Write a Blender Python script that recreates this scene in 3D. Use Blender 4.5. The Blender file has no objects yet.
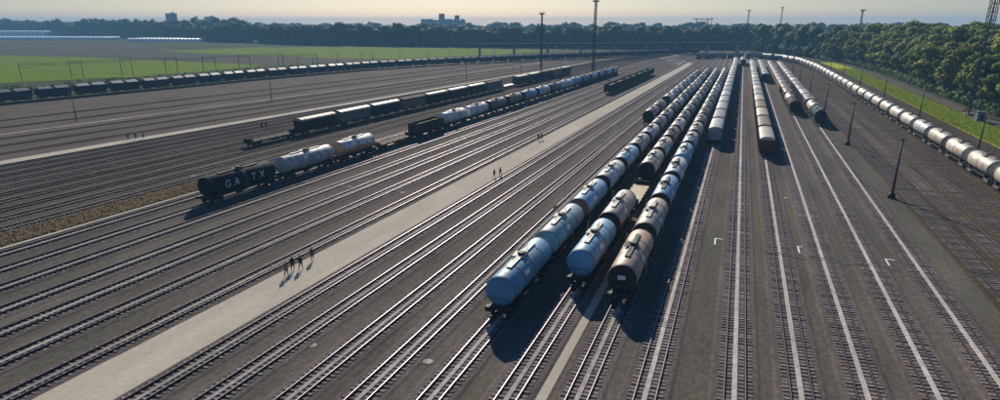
import bpy, bmesh, math, random
from mathutils import Vector, Matrix, noise
R = math.radians
random.seed(7)
SC = bpy.context.scene
COL = SC.collection
# ------------------------------------------------------------------ camera, sky, sun, exposure
F, CAM_H, YH, XV, CY = 640.0, 26.0, 22.0, 742.0, 239.0
PITCH = math.atan((CY - YH) / F)
YAW = math.atan((XV - 500) / math.hypot(F, CY - YH))
cam_d = bpy.data.cameras.new('camera'); cam = bpy.data.objects.new('camera', cam_d); COL.objects.link(cam)
cam_d.sensor_fit = 'HORIZONTAL'; cam_d.sensor_width = 36.0; cam_d.lens = 36.0 * F / 1000.0
cam_d.shift_y = (CY - 200.0) / 1000.0
cam_d.clip_start = 0.5; cam_d.clip_end = 20000
cam.location = (0, 0, CAM_H)
cam.rotation_euler = (math.pi / 2 - PITCH, 0, YAW)
SC.camera = cam
SUN = Vector((-0.80, 1.75, 1.0)).normalized()
ELEV = math.asin(SUN.z); AZ = math.atan2(SUN.x, SUN.y)
W = bpy.data.worlds.new('World'); SC.world = W; W.use_nodes = True
wn = W.node_tree; bg = wn.nodes['Background']
sky = wn.nodes.new('ShaderNodeTexSky'); sky.sky_type = 'NISHITA'; sky.sun_disc = False
sky.sun_elevation = ELEV; sky.sun_rotation = AZ
sky.altitude = 0; sky.air_density = 1.0; sky.dust_density = 0.4; sky.ozone_density = 3.0
tcw = wn.nodes.new('ShaderNodeTexCoord'); sxyz = wn.nodes.new('ShaderNodeSeparateXYZ'); wn.links.new(tcw.outputs['Generated'], sxyz.inputs[0])
tint = wn.nodes.new('ShaderNodeValToRGB'); wn.links.new(sxyz.outputs['Z'], tint.inputs[0])      # hazy air: the yellow horizon band of the clear-sky model is greyer
tint.color_ramp.elements[0].position = 0.0; tint.color_ramp.elements[0].color = (1.03, 1.01, 1.11, 1)
tint.color_ramp.elements[1].position = 0.35; tint.color_ramp.elements[1].color = (0.55, 0.92, 1.30, 1)
mxw = wn.nodes.new('ShaderNodeMix'); mxw.data_type = 'RGBA'; mxw.blend_type = 'MULTIPLY'; mxw.inputs[0].default_value = 1.0; mxw.clamp_result = False
wn.links.new(sky.outputs[0], mxw.inputs[6]); wn.links.new(tint.outputs[0], mxw.inputs[7])
wn.links.new(mxw.outputs[2], bg.inputs[0]); bg.inputs[1].default_value = 0.052
sl = bpy.data.lights.new('sun', 'SUN'); sl.energy = 5.0; sl.angle = R(0.5); sl.color = (1.0, 0.91, 0.76)
so = bpy.data.objects.new('sun', sl); COL.objects.link(so)
so.rotation_euler = SUN.to_track_quat('Z', 'Y').to_euler()
SC.view_settings.view_transform = 'Standard'; SC.view_settings.look = 'None'
SC.view_settings.gamma = 1.0; SC.view_settings.exposure = 0.30
HAZE = 0.00026

# camera maths used to place things on the ground plane
_fw = Vector((-math.sin(YAW) * math.cos(PITCH), math.cos(YAW) * math.cos(PITCH), -math.sin(PITCH)))
_rt = Vector((math.cos(YAW), math.sin(YAW), 0)); _up = _rt.cross(_fw)
def in_view(x, y, z=0.3, m=25):
    v = Vector((x, y, z - CAM_H)); d = v.dot(_fw)
    if d < 1: return False
    px = 500 + F * v.dot(_rt) / d; py = CY - F * v.dot(_up) / d
    return -m < px < 1000 + m and py < 400 + m

# ------------------------------------------------------------------ materials
MATS = {}
def mat(name, col, rough=0.8, metal=0.0, spec=0.3, var=0.0, scale=1.0, detail=4, bump=0.0, col2=None, island=0.0, objrand=0.0, coord='Object', streak=None, coat=0.0):
    m = bpy.data.materials.new(name); m.use_nodes = True; MATS[name] = m
    nt = m.node_tree; b = nt.nodes['Principled BSDF']
    b.inputs['Roughness'].default_value = rough; b.inputs['Metallic'].default_value = metal
    b.inputs['Specular IOR Level'].default_value = spec
    b.inputs['Coat Weight'].default_value = coat
    out = None
    if var > 0 or col2 or island > 0 or objrand > 0:
        tc = nt.nodes.new('ShaderNodeTexCoord')
        src = tc.outputs[coord] if coord in tc.outputs else tc.outputs['Object']
        if coord == 'World':
            g = nt.nodes.new('ShaderNodeNewGeometry'); src = g.outputs['Position']
        mp = nt.nodes.new('ShaderNodeMapping'); nt.links.new(src, mp.inputs[0])
        if streak: mp.inputs['Scale'].default_value = streak
        n = nt.nodes.new('ShaderNodeTexNoise'); n.inputs['Scale'].default_value = scale; n.inputs['Detail'].default_value = detail; n.inputs['Roughness'].default_value = 0.65
        nt.links.new(mp.outputs[0], n.inputs[0])
        r = nt.nodes.new('ShaderNodeValToRGB'); nt.links.new(n.outputs[0], r.inputs[0])
        c2 = col2 or tuple(min(1, c * (1 + var)) for c in col)
        c1 = col if col2 else tuple(c * (1 - var) for c in col)
        r.color_ramp.elements[0].position = 0.33; r.color_ramp.elements[1].position = 0.67
        r.color_ramp.elements[0].color = (*c1, 1); r.color_ramp.elements[1].color = (*c2, 1)
        out = r.outputs[0]
        for amt, kind in ((island, 'i'), (objrand, 'o')):
            if amt <= 0: continue
            if kind == 'i':
                g2 = nt.nodes.new('ShaderNodeNewGeometry'); rv = g2.outputs['Random Per Island']
            else:
                g2 = nt.nodes.new('ShaderNodeObjectInfo'); rv = g2.outputs['Random']
            mr = nt.nodes.new('ShaderNodeMapRange'); mr.inputs[3].default_value = 1 - amt; mr.inputs[4].default_value = 1 + amt
            nt.links.new(rv, mr.inputs[0])
            hs = nt.nodes.new('ShaderNodeHueSaturation'); nt.links.new(out, hs.inputs['Color']); nt.links.new(mr.outputs[0], hs.inputs['Value'])
            out = hs.outputs[0]
        nt.links.new(out, b.inputs['Base Color'])
        if bump > 0:
            bp_ = nt.nodes.new('ShaderNodeBump'); bp_.inputs['Strength'].default_value = bump; bp_.inputs['Distance'].default_value = 0.05
            n2 = nt.nodes.new('ShaderNodeTexNoise'); n2.inputs['Scale'].default_value = scale * 6; n2.inputs['Detail'].default_value = 3
            nt.links.new(src, n2.inputs[0]); nt.links.new(n2.outputs[0], bp_.inputs['Height']); nt.links.new(bp_.outputs[0], b.inputs['Normal'])
    else:
        b.inputs['Base Color'].default_value = (*col, 1)
    return m

def asphalt_mat(name, base, warm, dark, grit=1.0):
    """ground with three scales of mottling, faint drag streaks along the tracks, and gravel speckle"""
    m = bpy.data.materials.new(name); m.use_nodes = True; MATS[name] = m
    nt = m.node_tree; b = nt.nodes['Principled BSDF']; b.inputs['Roughness'].default_value = 1.0; b.inputs['Specular IOR Level'].default_value = 0.02
    g = nt.nodes.new('ShaderNodeNewGeometry')
    def nz(scale, st=(1, 1, 1), det=4):
        mp = nt.nodes.new('ShaderNodeMapping'); mp.inputs['Scale'].default_value = st; nt.links.new(g.outputs['Position'], mp.inputs[0])
        n = nt.nodes.new('ShaderNodeTexNoise'); n.inputs['Scale'].default_value = scale; n.inputs['Detail'].default_value = det; n.inputs['Roughness'].default_value = 0.6
        nt.links.new(mp.outputs[0], n.inputs[0]); return n.outputs[0]
    def ramp(f, lo, hi, a, c):
        r = nt.nodes.new('ShaderNodeValToRGB'); nt.links.new(f, r.inputs[0])
        r.color_ramp.elements[0].position = lo; r.color_ramp.elements[1].position = hi
        r.color_ramp.elements[0].color = (*a, 1); r.color_ramp.elements[1].color = (*c, 1); return r.outputs[0]
    def mix(a, c, f, mode='MIX'):
        x = nt.nodes.new('ShaderNodeMix'); x.data_type = 'RGBA'; x.blend_type = mode
        if isinstance(f, float): x.inputs[0].default_value = f
        else: nt.links.new(f, x.inputs[0])
        nt.links.new(a, x.inputs[6]); nt.links.new(c, x.inputs[7]); return x.outputs[2]
    c = ramp(nz(0.07), 0.35, 0.66, base, warm)
    d = ramp(nz(0.35, (1, 0.12, 1), 5), 0.3, 0.7, (0.72, 0.72, 0.72), (1.15, 1.15, 1.12))
    e = ramp(nz(9.0, (1, 1, 1), 2), 0.3, 0.7, (0.70, 0.70, 0.70), (1.28, 1.28, 1.28))
    s = ramp(nz(0.5, (1, 1, 1), 6), 0.62, 0.72, (1, 1, 1), dark)
    c = mix(c, d, 1.0 if grit == 1 else .45, 'MULTIPLY'); c = mix(c, e, grit, 'MULTIPLY'); c = mix(c, s, 0.5, 'MULTIPLY')
    nt.links.new(c, b.inputs['Base Color'])
    f2 = ramp(nz(2.2, (1, 0.7, 1), 5), 0.36, 0.64, (0.80, 0.80, 0.80), (1.20, 1.18, 1.15))
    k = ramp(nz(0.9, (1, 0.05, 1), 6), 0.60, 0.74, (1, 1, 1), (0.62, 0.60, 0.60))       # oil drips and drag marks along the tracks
    w = ramp(nz(4.5, (1, 1, 1), 3), 0.66, 0.74, (1, 1, 1), (1.7, 1.62, 1.5))            # scattered pale stones
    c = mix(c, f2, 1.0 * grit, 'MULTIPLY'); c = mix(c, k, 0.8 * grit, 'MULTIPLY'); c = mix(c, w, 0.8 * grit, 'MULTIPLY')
    nt.links.new(c, b.inputs['Base Color'])
    bp_ = nt.nodes.new('ShaderNodeBump'); bp_.inputs['Strength'].default_value = 0.35; bp_.inputs['Distance'].default_value = 0.03
    nt.links.new(nz(14.0, (1, 1, 1), 2), bp_.inputs['Height']); nt.links.new(bp_.outputs[0], b.inputs['Normal'])
    return m

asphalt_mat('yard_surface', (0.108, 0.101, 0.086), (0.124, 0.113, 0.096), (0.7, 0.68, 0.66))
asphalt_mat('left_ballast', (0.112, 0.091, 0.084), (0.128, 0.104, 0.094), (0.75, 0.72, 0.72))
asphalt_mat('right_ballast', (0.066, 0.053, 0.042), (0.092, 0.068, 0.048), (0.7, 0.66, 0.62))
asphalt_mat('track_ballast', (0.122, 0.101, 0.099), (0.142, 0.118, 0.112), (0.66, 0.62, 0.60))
asphalt_mat('pale_concrete', (0.43, 0.39, 0.33), (0.49, 0.44, 0.375), (0.85, 0.83, 0.80), 0.34)
asphalt_mat('strip_concrete', (0.34, 0.305, 0.295), (0.43, 0.39, 0.37), (0.72, 0.68, 0.66))
asphalt_mat('strip_bright', (0.44, 0.40, 0.385), (0.54, 0.50, 0.48), (0.74, 0.70, 0.68), 0.8)
asphalt_mat('country', (0.050, 0.062, 0.030), (0.065, 0.070, 0.036), (0.8, 0.8, 0.8), 0.4)
asphalt_mat('ploughed', (0.075, 0.070, 0.055), (0.090, 0.080, 0.064), (0.85, 0.85, 0.85), 0.4)
asphalt_mat('pasture', (0.095, 0.160, 0.004), (0.150, 0.190, 0.008), (0.75, 0.85, 0.7), 0.9)
asphalt_mat('verge', (0.30, 0.37, 0.008), (0.38, 0.42, 0.012), (0.7, 0.8, 0.7), 0.4)
asphalt_mat('dry_grass', (0.25, 0.195, 0.12), (0.20, 0.165, 0.09), (0.75, 0.75, 0.6))
mat('sleeper_wood', (0.225, 0.195, 0.182), 1.0, spec=0.03, var=0.35, scale=3.0, island=0.35, objrand=0.35)
mat('rail_side', (0.060, 0.040, 0.032), 0.95, spec=0.05, var=0.3, scale=2.0, coord='World')
mat('rail_top', (0.19, 0.155, 0.185), 0.48, metal=1.0)
mat('rail_rust', (0.10, 0.075, 0.068), 0.75)
mat('black_steel', (0.020, 0.019, 0.019), 0.7, spec=0.3, var=0.4, scale=1.5, coord='World')
mat('bogie_steel', (0.050, 0.042, 0.036), 0.8, spec=0.2, var=0.5, scale=2.5, coord='World')
mat('pale_bogie', (0.22, 0.20, 0.185), 0.8, spec=0.2, var=0.5, scale=2.5, coord='World')
mat('wheel_steel', (0.11, 0.09, 0.08), 0.5, metal=0.5)
mat('grating', (0.34, 0.33, 0.32), 0.6, metal=0.2, var=0.3, scale=4)
mat('dark_grating', (0.06, 0.055, 0.055), 0.7, var=0.3, scale=4)
mat('band_dark', (0.05, 0.05, 0.055), 0.6)
mat('white_paint', (0.75, 0.74, 0.70), 0.6, var=0.12, scale=3)
mat('faded_white', (0.58, 0.59, 0.58), 0.7, var=0.35, scale=2.5)
mat('dark_roof', (0.09, 0.095, 0.10), 0.9, spec=0.1)
mat('mast_steel', (0.060, 0.062, 0.065), 0.6, metal=0.3, var=0.2, scale=1, coord='World')
mat('rust_mast', (0.16, 0.10, 0.07), 0.7, metal=0.1, var=0.3, scale=0.5, coord='World')
mat('concrete', (0.26, 0.255, 0.25), 0.85, var=0.15, scale=0.5, coord='World')
mat('bridge_steel', (0.035, 0.042, 0.05), 0.95, spec=0.05, var=0.2, scale=0.3, coord='World')
mat('brick_dark', (0.13, 0.085, 0.07), 0.85, var=0.2, scale=0.3, coord='World')
mat('glass', (0.05, 0.06, 0.075), 0.15, spec=0.6)
mat('greenhouse_glass', (0.72, 0.74, 0.76), 0.25, spec=0.6, var=0.06, scale=0.1, coord='World')
mat('hut_paint', (0.10, 0.13, 0.17), 0.6, var=0.15, scale=1)
mat('lamp_glass', (0.6, 0.6, 0.58), 0.3)
mat('bark', (0.07, 0.055, 0.042), 0.95, var=0.3, scale=2)
mat('skin', (0.45, 0.28, 0.20), 0.6); mat('hair', (0.03, 0.02, 0.015), 0.7)
mat('cloth_dark', (0.022, 0.022, 0.026), 0.9, var=0.2, scale=5); mat('cloth_blue', (0.035, 0.045, 0.075), 0.9, var=0.2, scale=5)
mat('cloth_grey', (0.16, 0.155, 0.15), 0.9, var=0.2, scale=5); mat('cloth_orange', (0.45, 0.12, 0.03), 0.9, var=0.1, scale=5)
def leaf_mat(name, c1, c2):
    m = bpy.data.materials.new(name); m.use_nodes = True; MATS[name] = m
    nt = m.node_tree; b = nt.nodes['Principled BSDF']; o = nt.nodes['Material Output']
    b.inputs['Roughness'].default_value = 0.75; b.inputs['Specular IOR Level'].default_value = 0.12
    g = nt.nodes.new('ShaderNodeNewGeometry'); oi = nt.nodes.new('ShaderNodeObjectInfo')
    r = nt.nodes.new('ShaderNodeValToRGB'); r.color_ramp.elements[0].color = (*c1, 1); r.color_ramp.elements[1].color = (*c2, 1)
    nt.links.new(g.outputs['Random Per Island'], r.inputs[0])
    hs = nt.nodes.new('ShaderNodeHueSaturation')
    a = nt.nodes.new('ShaderNodeMapRange'); a.inputs[3].default_value = 0.475; a.inputs[4].default_value = 0.53; nt.links.new(oi.outputs['Random'], a.inputs[0]); nt.links.new(a.outputs[0], hs.inputs['Hue'])
    mu = nt.nodes.new('ShaderNodeMath'); mu.operation = 'MULTIPLY'; mu.inputs[1].default_value = 7.31; nt.links.new(oi.outputs['Random'], mu.inputs[0])
    fr = nt.nodes.new('ShaderNodeMath'); fr.operation = 'FRACT'; nt.links.new(mu.outputs[0], fr.inputs[0])
    v = nt.nodes.new('ShaderNodeMapRange'); v.inputs[3].default_value = 0.7; v.inputs[4].default_value = 1.3; nt.links.new(fr.outputs[0], v.inputs[0]); nt.links.new(v.outputs[0], hs.inputs['Value'])
    nt.links.new(r.outputs[0], hs.inputs['Color']); nt.links.new(hs.outputs[0], b.inputs['Base Color'])
    t = nt.nodes.new('ShaderNodeBsdfTranslucent'); nt.links.new(hs.outputs[0], t.inputs[0])
    mx = nt.nodes.new('ShaderNodeMixShader'); mx.inputs[0].default_value = 0.35
    nt.links.new(b.outputs[0], mx.inputs[1]); nt.links.new(t.outputs[0], mx.inputs[2]); nt.links.new(mx.outputs[0], o.inputs[0])
leaf_mat('foliage', (0.125, 0.165, 0.024), (0.27, 0.285, 0.050))
leaf_mat('foliage_far', (0.045, 0.075, 0.022), (0.105, 0.130, 0.036))
leaf_mat('grass_blades', (0.20, 0.25, 0.02), (0.31, 0.33, 0.04))
def paint(name, col, rough=0.38, dirt=0.5, dirtcol=(0.10, 0.085, 0.07)):
    if sum(col) < 0.3: dirtcol = tuple(c * 1.6 for c in col); rough = 0.7
    """weathered tank paint: streaks run down the sides, sooty mottling on top"""
    m = bpy.data.materials.new(name); m.use_nodes = True; MATS[name] = m
    nt = m.node_tree; b = nt.nodes['Principled BSDF']; b.inputs['Specular IOR Level'].default_value = 0.12 if sum(col) < 0.3 or 'roof' in name else 0.5
    tc = nt.nodes.new('ShaderNodeTexCoord'); oi = nt.nodes.new('ShaderNodeObjectInfo')
    ad = nt.nodes.new('ShaderNodeVectorMath'); ad.operation = 'MULTIPLY_ADD'; ad.inputs[1].default_value = (1, 1, 1)
    cm = nt.nodes.new('ShaderNodeCombineXYZ'); mm = nt.nodes.new('ShaderNodeMath'); mm.operation = 'MULTIPLY'; mm.inputs[1].default_value = 97.0
    nt.links.new(oi.outputs['Random'], mm.inputs[0]); nt.links.new(mm.outputs[0], cm.inputs[1])
    nt.links.new(tc.outputs['Object'], ad.inputs[0]); nt.links.new(cm.outputs[0], ad.inputs[2])
    mp = nt.nodes.new('ShaderNodeMapping'); mp.inputs['Scale'].default_value = (0.25, 1.6, 0.25); nt.links.new(ad.outputs[0], mp.inputs[0])
    n = nt.nodes.new('ShaderNodeTexNoise'); n.inputs['Scale'].default_value = 1.3; n.inputs['Detail'].default_value = 6; n.inputs['Roughness'].default_value = 0.65; nt.links.new(mp.outputs[0], n.inputs[0])
    r = nt.nodes.new('ShaderNodeValToRGB'); r.color_ramp.elements[0].position = 0.42; r.color_ramp.elements[1].position = 0.72
    r.color_ramp.elements[0].color = (0, 0, 0, 1); r.color_ramp.elements[1].color = (dirt, dirt, dirt, 1); nt.links.new(n.outputs[0], r.inputs[0])
    hs = nt.nodes.new('ShaderNodeHueSaturation'); hs.inputs['Color'].default_value = (*col, 1)
    v = nt.nodes.new('ShaderNodeMapRange'); v.inputs[3].default_value = 0.85; v.inputs[4].default_value = 1.12; nt.links.new(oi.outputs['Random'], v.inputs[0]); nt.links.new(v.outputs[0], hs.inputs['Value'])
    x = nt.nodes.new('ShaderNodeMix'); x.data_type = 'RGBA'; nt.links.new(r.outputs[0], x.inputs[0]); nt.links.new(hs.outputs[0], x.inputs[6]); x.inputs[7].default_value = (*dirtcol, 1)
    nt.links.new(x.outputs[2], b.inputs['Base Color'])
    rr = nt.nodes.new('ShaderNodeMapRange'); rr.inputs[3].default_value = rough; rr.inputs[4].default_value = min(1, rough + 0.35); nt.links.new(n.outputs[0], rr.inputs[0]); nt.links.new(rr.outputs[0], b.inputs['Roughness'])
    return m
PAINTS = {  # name: (colour, words)
    'blue': ((0.10, 0.31, 0.49), 'blue'), 'sky_blue': ((0.19, 0.42, 0.63), 'light blue'), 'teal': ((0.22, 0.33, 0.37), 'grey teal'),
    'white': ((0.62, 0.63, 0.63), 'white'), 'grey': ((0.33, 0.35, 0.37), 'grey'), 'dark_grey': ((0.10, 0.105, 0.115), 'dark grey'),
    'cream': ((0.54, 0.48, 0.39), 'cream'), 'tan': ((0.44, 0.28, 0.19), 'tan'), 'brown': ((0.17, 0.10, 0.075), 'brown'),
    'black': ((0.013, 0.017, 0.024), 'black'), 'navy': ((0.022, 0.038, 0.062), 'navy blue'), 'orange': ((0.46, 0.27, 0.12), 'orange'),
    'red': ((0.14, 0.05, 0.04), 'dark red'), 'mauve': ((0.15, 0.115, 0.135), 'mauve grey'), 'dark_green': ((0.035, 0.05, 0.042), 'dark green'),
    'pale_roof': ((0.40, 0.395, 0.40), 'pale'), 'beige': ((0.46, 0.38, 0.30), 'beige'), 'dark_brown': ((0.055, 0.035, 0.028), 'dark brown'), 'silver': ((0.36, 0.38, 0.385), 'silver'),
    'purple': ((0.045, 0.024, 0.055), 'dark purple'), 'deck': ((0.42, 0.31, 0.17), 'tan deck'), 'dull_roof': ((0.27, 0.24, 0.28), 'dull'), 'tan_roof': ((0.33, 0.24, 0.18), 'tan')}
for k_, (c_, w_) in PAINTS.items(): paint('paint_' + k_, c_, dirt=0.8 if k_ in ('cream', 'white', 'beige', 'silver') else 0.7, dirtcol=(0.19, 0.155, 0.12) if k_ == 'cream' else (0.12, 0.105, 0.09))
paint('paint_soot_end', (0.035, 0.030, 0.028)); paint('paint_red_end', (0.17, 0.07, 0.07))  # darker colours for the near end domes of the tanks

# ------------------------------------------------------------------ mesh helpers
def leaf_normals(me, nrm):
    me.polygons.foreach_set('use_smooth', [True] * len(me.polygons))
    me.normals_split_custom_set([n for n in nrm for _ in range(4)]); return me
class MB:
    def __init__(s): s.v = []; s.f = []; s.m = []; s.sm = []; s.n = []
    def face(s, pts, mi=0, smooth=False):
        b = len(s.v); s.v += [tuple(p) for p in pts]; s.f.append(tuple(range(b, b + len(pts)))); s.m.append(mi); s.sm.append(smooth)
    def box(s, c, d, mi=0, bottom=True, rz=0.0):
        x, y, z = c; a, b_, h = d[0] / 2, d[1] / 2, d[2] / 2; b = len(s.v)
        cs, sn = math.cos(rz), math.sin(rz)
        for zz in (-h, h):
            for (xx, yy) in ((-a, -b_), (a, -b_), (a, b_), (-a, b_)):
                s.v.append((x + xx * cs - yy * sn, y + xx * sn + yy * cs, z + zz))
        q = [(4, 5, 6, 7), (0, 1, 5, 4), (1, 2, 6, 5), (2, 3, 7, 6), (3, 0, 4, 7)] + ([(3, 2, 1, 0)] if bottom else [])
        for t in q: s.f.append(tuple(b + i for i in t)); s.m.append(mi); s.sm.append(False)
    def cone(s, p0, p1, r0, r1, n=8, mi=0, caps=True, smooth=True):
        p0, p1 = Vector(p0), Vector(p1); d = (p1 - p0)
        if d.length < 1e-6: return
        q = d.to_track_quat('Z', 'Y'); b = len(s.v)
        for p, r in ((p0, r0), (p1, r1)):
            for i in range(n):
                a = 2 * math.pi * i / n; s.v.append(tuple(p + q @ Vector((r * math.cos(a), r * math.sin(a), 0))))
        for i in range(n):
            j = (i + 1) % n; s.f.append((b + i, b + j, b + n + j, b + n + i)); s.m.append(mi); s.sm.append(smooth)
        if caps:
            s.f.append(tuple(b + i for i in reversed(range(n)))); s.m.append(mi); s.sm.append(False)
            s.f.append(tuple(b + n + i for i in range(n))); s.m.append(mi); s.sm.append(False)
    def lathe_y(s, prof, n=24, zc=0.0, mi=0, closed=True, mis=None):
        """prof: list of (y, r) revolved about the Y axis at height zc"""
        b = len(s.v); k = len(prof)
        for (y, r) in prof:
            for i in range(n):
                a = 2 * math.pi * i / n; s.v.append((r * math.cos(a), y, zc + r * math.sin(a)))
        for j in range(k - 1):
            for i in range(n):
                i2 = (i + 1) % n
                s.f.append((b + j * n + i2, b + j * n + i, b + (j + 1) * n + i, b + (j + 1) * n + i2)); s.m.append(mis[j] if mis else mi); s.sm.append(True)
        if closed:
            s.f.append(tuple(b + i for i in range(n))); s.m.append(mis[0] if mis else mi); s.sm.append(True)
            s.f.append(tuple(b + (k - 1) * n + i for i in reversed(range(n)))); s.m.append(mis[-1] if mis else mi); s.sm.append(True)
    def prism_y(s, poly, y0, y1, mi=0, smooth=False):
        """poly: (x, z) outline extruded along Y"""
        n = len(poly); b = len(s.v)
        for y in (y0, y1):
            for (x, z) in poly: s.v.append((x, y, z))
        for i in range(n):
            j = (i + 1) % n; s.f.append((b + i, b + j, b + n + j, b + n + i)); s.m.append(mi); s.sm.append(smooth)
        s.f.append(tuple(b + i for i in reversed(range(n)))); s.m.append(mi); s.sm.append(False)
        s.f.append(tuple(b + n + i for i in range(n))); s.m.append(mi); s.sm.append(False)
    def mesh(s, name, mats):
        me = bpy.data.meshes.new(name); me.from_pydata(s.v, [], s.f)
        for m in mats: me.materials.append(MATS[m] if isinstance(m, str) else m)
        me.polygons.foreach_set('material_index', s.m); me.polygons.foreach_set('use_smooth', s.sm)
        me.update(); return me
def fix(me):
    bm = bmesh.new(); bm.from_mesh(me); bmesh.ops.recalc_face_normals(bm, faces=bm.faces); bm.to_mesh(me); bm.free(); return me
def link(name, me, parent=None, loc=(0, 0, 0), rz=0.0, m=None):
    o = bpy.data.objects.new(name, me); COL.objects.link(o); o.location = loc; o.rotation_euler = (0, 0, rz)
    if parent: o.parent = parent
    if m:
        o.material_slots[0].link = 'OBJECT'; o.material_slots[0].material = MATS[m]
    return o
def tag(o, label=None, cat=None, group=None, kind=None):
    if label: o['label'] = label
    if cat: o['category'] = cat
    if group: o['group'] = group
    if kind: o['kind'] = kind
    return o
def empty(name, loc, rz, label, cat, group=None):
    o = bpy.data.objects.new(name, None); COL.objects.link(o); o.location = loc; o.rotation_euler = (0, 0, rz); o.empty_display_size = 0.5
    return tag(o, label, cat, group)
def struct(name, me, parent=None, kind='structure'):
    o = link(name, me, parent); o['kind'] = kind; return o
def ordinal(n):
    w = ['first', 'second', 'third', 'fourth', 'fifth', 'sixth', 'seventh', 'eighth', 'ninth', 'tenth', 'eleventh', 'twelfth', 'thirteenth', 'fourteenth', 'fifteenth', 'sixteenth', 'seventeenth', 'eighteenth', 'nineteenth']
    if n <= 19: return w[n - 1]
    t = {2: 'twent', 3: 'thirt', 4: 'fort', 5: 'fift'}[n // 10]
    return t + 'ieth' if n % 10 == 0 else t + 'y-' + w[n % 10 - 1]

# ------------------------------------------------------------------ track geometry
KT = [(-260, .13), (-235, .125), (-182, .14), (-142, .108), (-106, .068), (-76, .048), (-48, .033), (-39, .030), (2.3, .003), (7, .0035), (21, .0055), (30, .0), (80, .0)]
def kx(x0):
    for (a, ka), (b, kb) in zip(KT, KT[1:]):
        if a <= x0 <= b: return ka + (kb - ka) * (x0 - a) / (b - a)
    return 0.0
def px(x0, y):
    x = x0 + kx(x0) * min(y, 425)
    if y > 425:
        t = min(1, (y - 425) / 260.0); t = t * t * (3 - 2 * t)
        x = x + (-8 - x) * 0.55 * t
    return x
def track_points(x0, y0, y1):
    ys = [y0, 110, 260, 425, 460, 500, 540, 580, 620, 660]
    ys = [y for y in ys if y0 <= y < y1] + [y1]
    return [Vector((px(x0, y), y, 0)) for y in ys]
def sample(pts, step, start=0.0):
    """points at even arc length along a polyline: (pos, heading angle)"""
    out = []; s = start; acc = 0.0
    for a, b in zip(pts, pts[1:]):
        d = b - a; L = d.length
        while s <= acc + L:
            out.append((a + d * ((s - acc) / L), math.atan2(-d.x, d.y))); s += step
        acc += L
    return out
def normals(pts):
    ns = []
    for i in range(len(pts)):
        a = pts[max(0, i - 1)]; b = pts[min(len(pts) - 1, i + 1)]; d = (b - a).normalized()
        ns.append(Vector((d.y, -d.x, 0)))
    return ns
def sweep(mb, pts, prof, mis, closed=False):
    """prof: (offset to the right, z); one material index per profile edge"""
    ns = normals(pts); b = len(mb.v); n = len(prof)
    for p, q in zip(pts, ns):
        for (o, z) in prof: mb.v.append((p.x + q.x * o, p.y + q.y * o, z))
    m = n if closed else n - 1
    for i in range(len(pts) - 1):
        for j in range(m):
            j2 = (j + 1) % n
            mb.f.append((b + i * n + j2, b + i * n + j, b + (i + 1) * n + j, b + (i + 1) * n + j2)); mb.m.append(mis[j]); mb.sm.append(False)
SLEEPER_ME = None
def make_sleeper(jit=0.0):
    s = MB(); l, w, h = 1.27, 0.12, 0.09; e = 0.02
    b = [(-l, -w, -h), (l, -w, -h), (l, w, -h), (-l, w, -h)]; t = [(-l + e, -w + e, h), (l - e, -w + e, h), (l - e, w - e, h), (-l + e, w - e, h)]
    s.v = b + t
    for q in ((4, 5, 6, 7), (0, 1, 5, 4), (1, 2, 6, 5), (2, 3, 7, 6), (3, 0, 4, 7)): s.f.append(q); s.m.append(0); s.sm.append(False)
    return s
SLEEPER_MB = make_sleeper(); SLEEPER_ME = SLEEPER_MB.mesh('sleeper', ['sleeper_wood'])
RZ = 0.30   # top of the rails above the yard surface
def track(pts, label=None, near=95.0, far=270.0, strip=True, shiny=True, ballast='track_ballast', bed=1.62, drop=0.0):      # drop: rails sunk into the ballast by that much
    root = bpy.data.objects.new('railway_track', None); COL.objects.link(root); root['kind'] = 'structure'
    if label: root['label'] = label
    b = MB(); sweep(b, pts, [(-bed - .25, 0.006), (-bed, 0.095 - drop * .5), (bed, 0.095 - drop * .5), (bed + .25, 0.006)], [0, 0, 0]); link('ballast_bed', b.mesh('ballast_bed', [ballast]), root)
    for sd in (-1, 1):
        c = sd * 0.755; r = MB()
        prof = [(c - .075, .135), (c - .07, .165), (c - .018, .18), (c - .018, .255), (c - .037, .262), (c - .035, RZ), (c + .035, RZ), (c + .037, .262), (c + .018, .255), (c + .018, .18), (c + .07, .165), (c + .075, .135)]
        if drop: prof = [(o_, z_ - drop) for o_, z_ in prof]
        sweep(r, pts, prof, [0, 0, 0, 0, 0, 1, 0, 0, 0, 0, 0])
        link('rail', r.mesh('rail', ['rail_side', 'rail_top' if shiny else 'rail_rust']), root)
    if strip:
        s = MB(); sweep(s, pts, [(-.20, .12), (-.175, .185), (.175, .185), (.20, .12)], [0, 0, 0]); link('centre_strip', s.mesh('centre_strip', ['strip_bright' if pts[0].x > -4.5 else 'strip_concrete']), root)
    st = MB(); n1 = 0
    for (p, h) in sample(pts, 0.56, 0.2):
        if p.y > far: break
        if not in_view(p.x, p.y, 0.2, 30): continue
        jz = random.uniform(-.05, .012); jh = random.uniform(-.035, .035); jx = random.uniform(-.06, .06)
        if p.y < near and n1 < 300:
            link('sleeper', SLEEPER_ME, root, (p.x + jx, p.y, 0.072 + jz), h + jh); n1 += 1
        else:
            c, s_ = math.cos(h + jh), math.sin(h + jh); k = len(st.v)
            for v in SLEEPER_MB.v: st.v.append((p.x + jx + v[0] * c - v[1] * s_, p.y + v[0] * s_ + v[1] * c, 0.072 + jz + v[2]))
            for f in SLEEPER_MB.f: st.f.append(tuple(k + i for i in f)); st.m.append(0); st.sm.append(False)
    if st.f:
        o = link('sleeper_run', st.mesh('sleeper_run', ['sleeper_wood']), root); o['kind'] = 'stuff'
    return root

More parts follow.
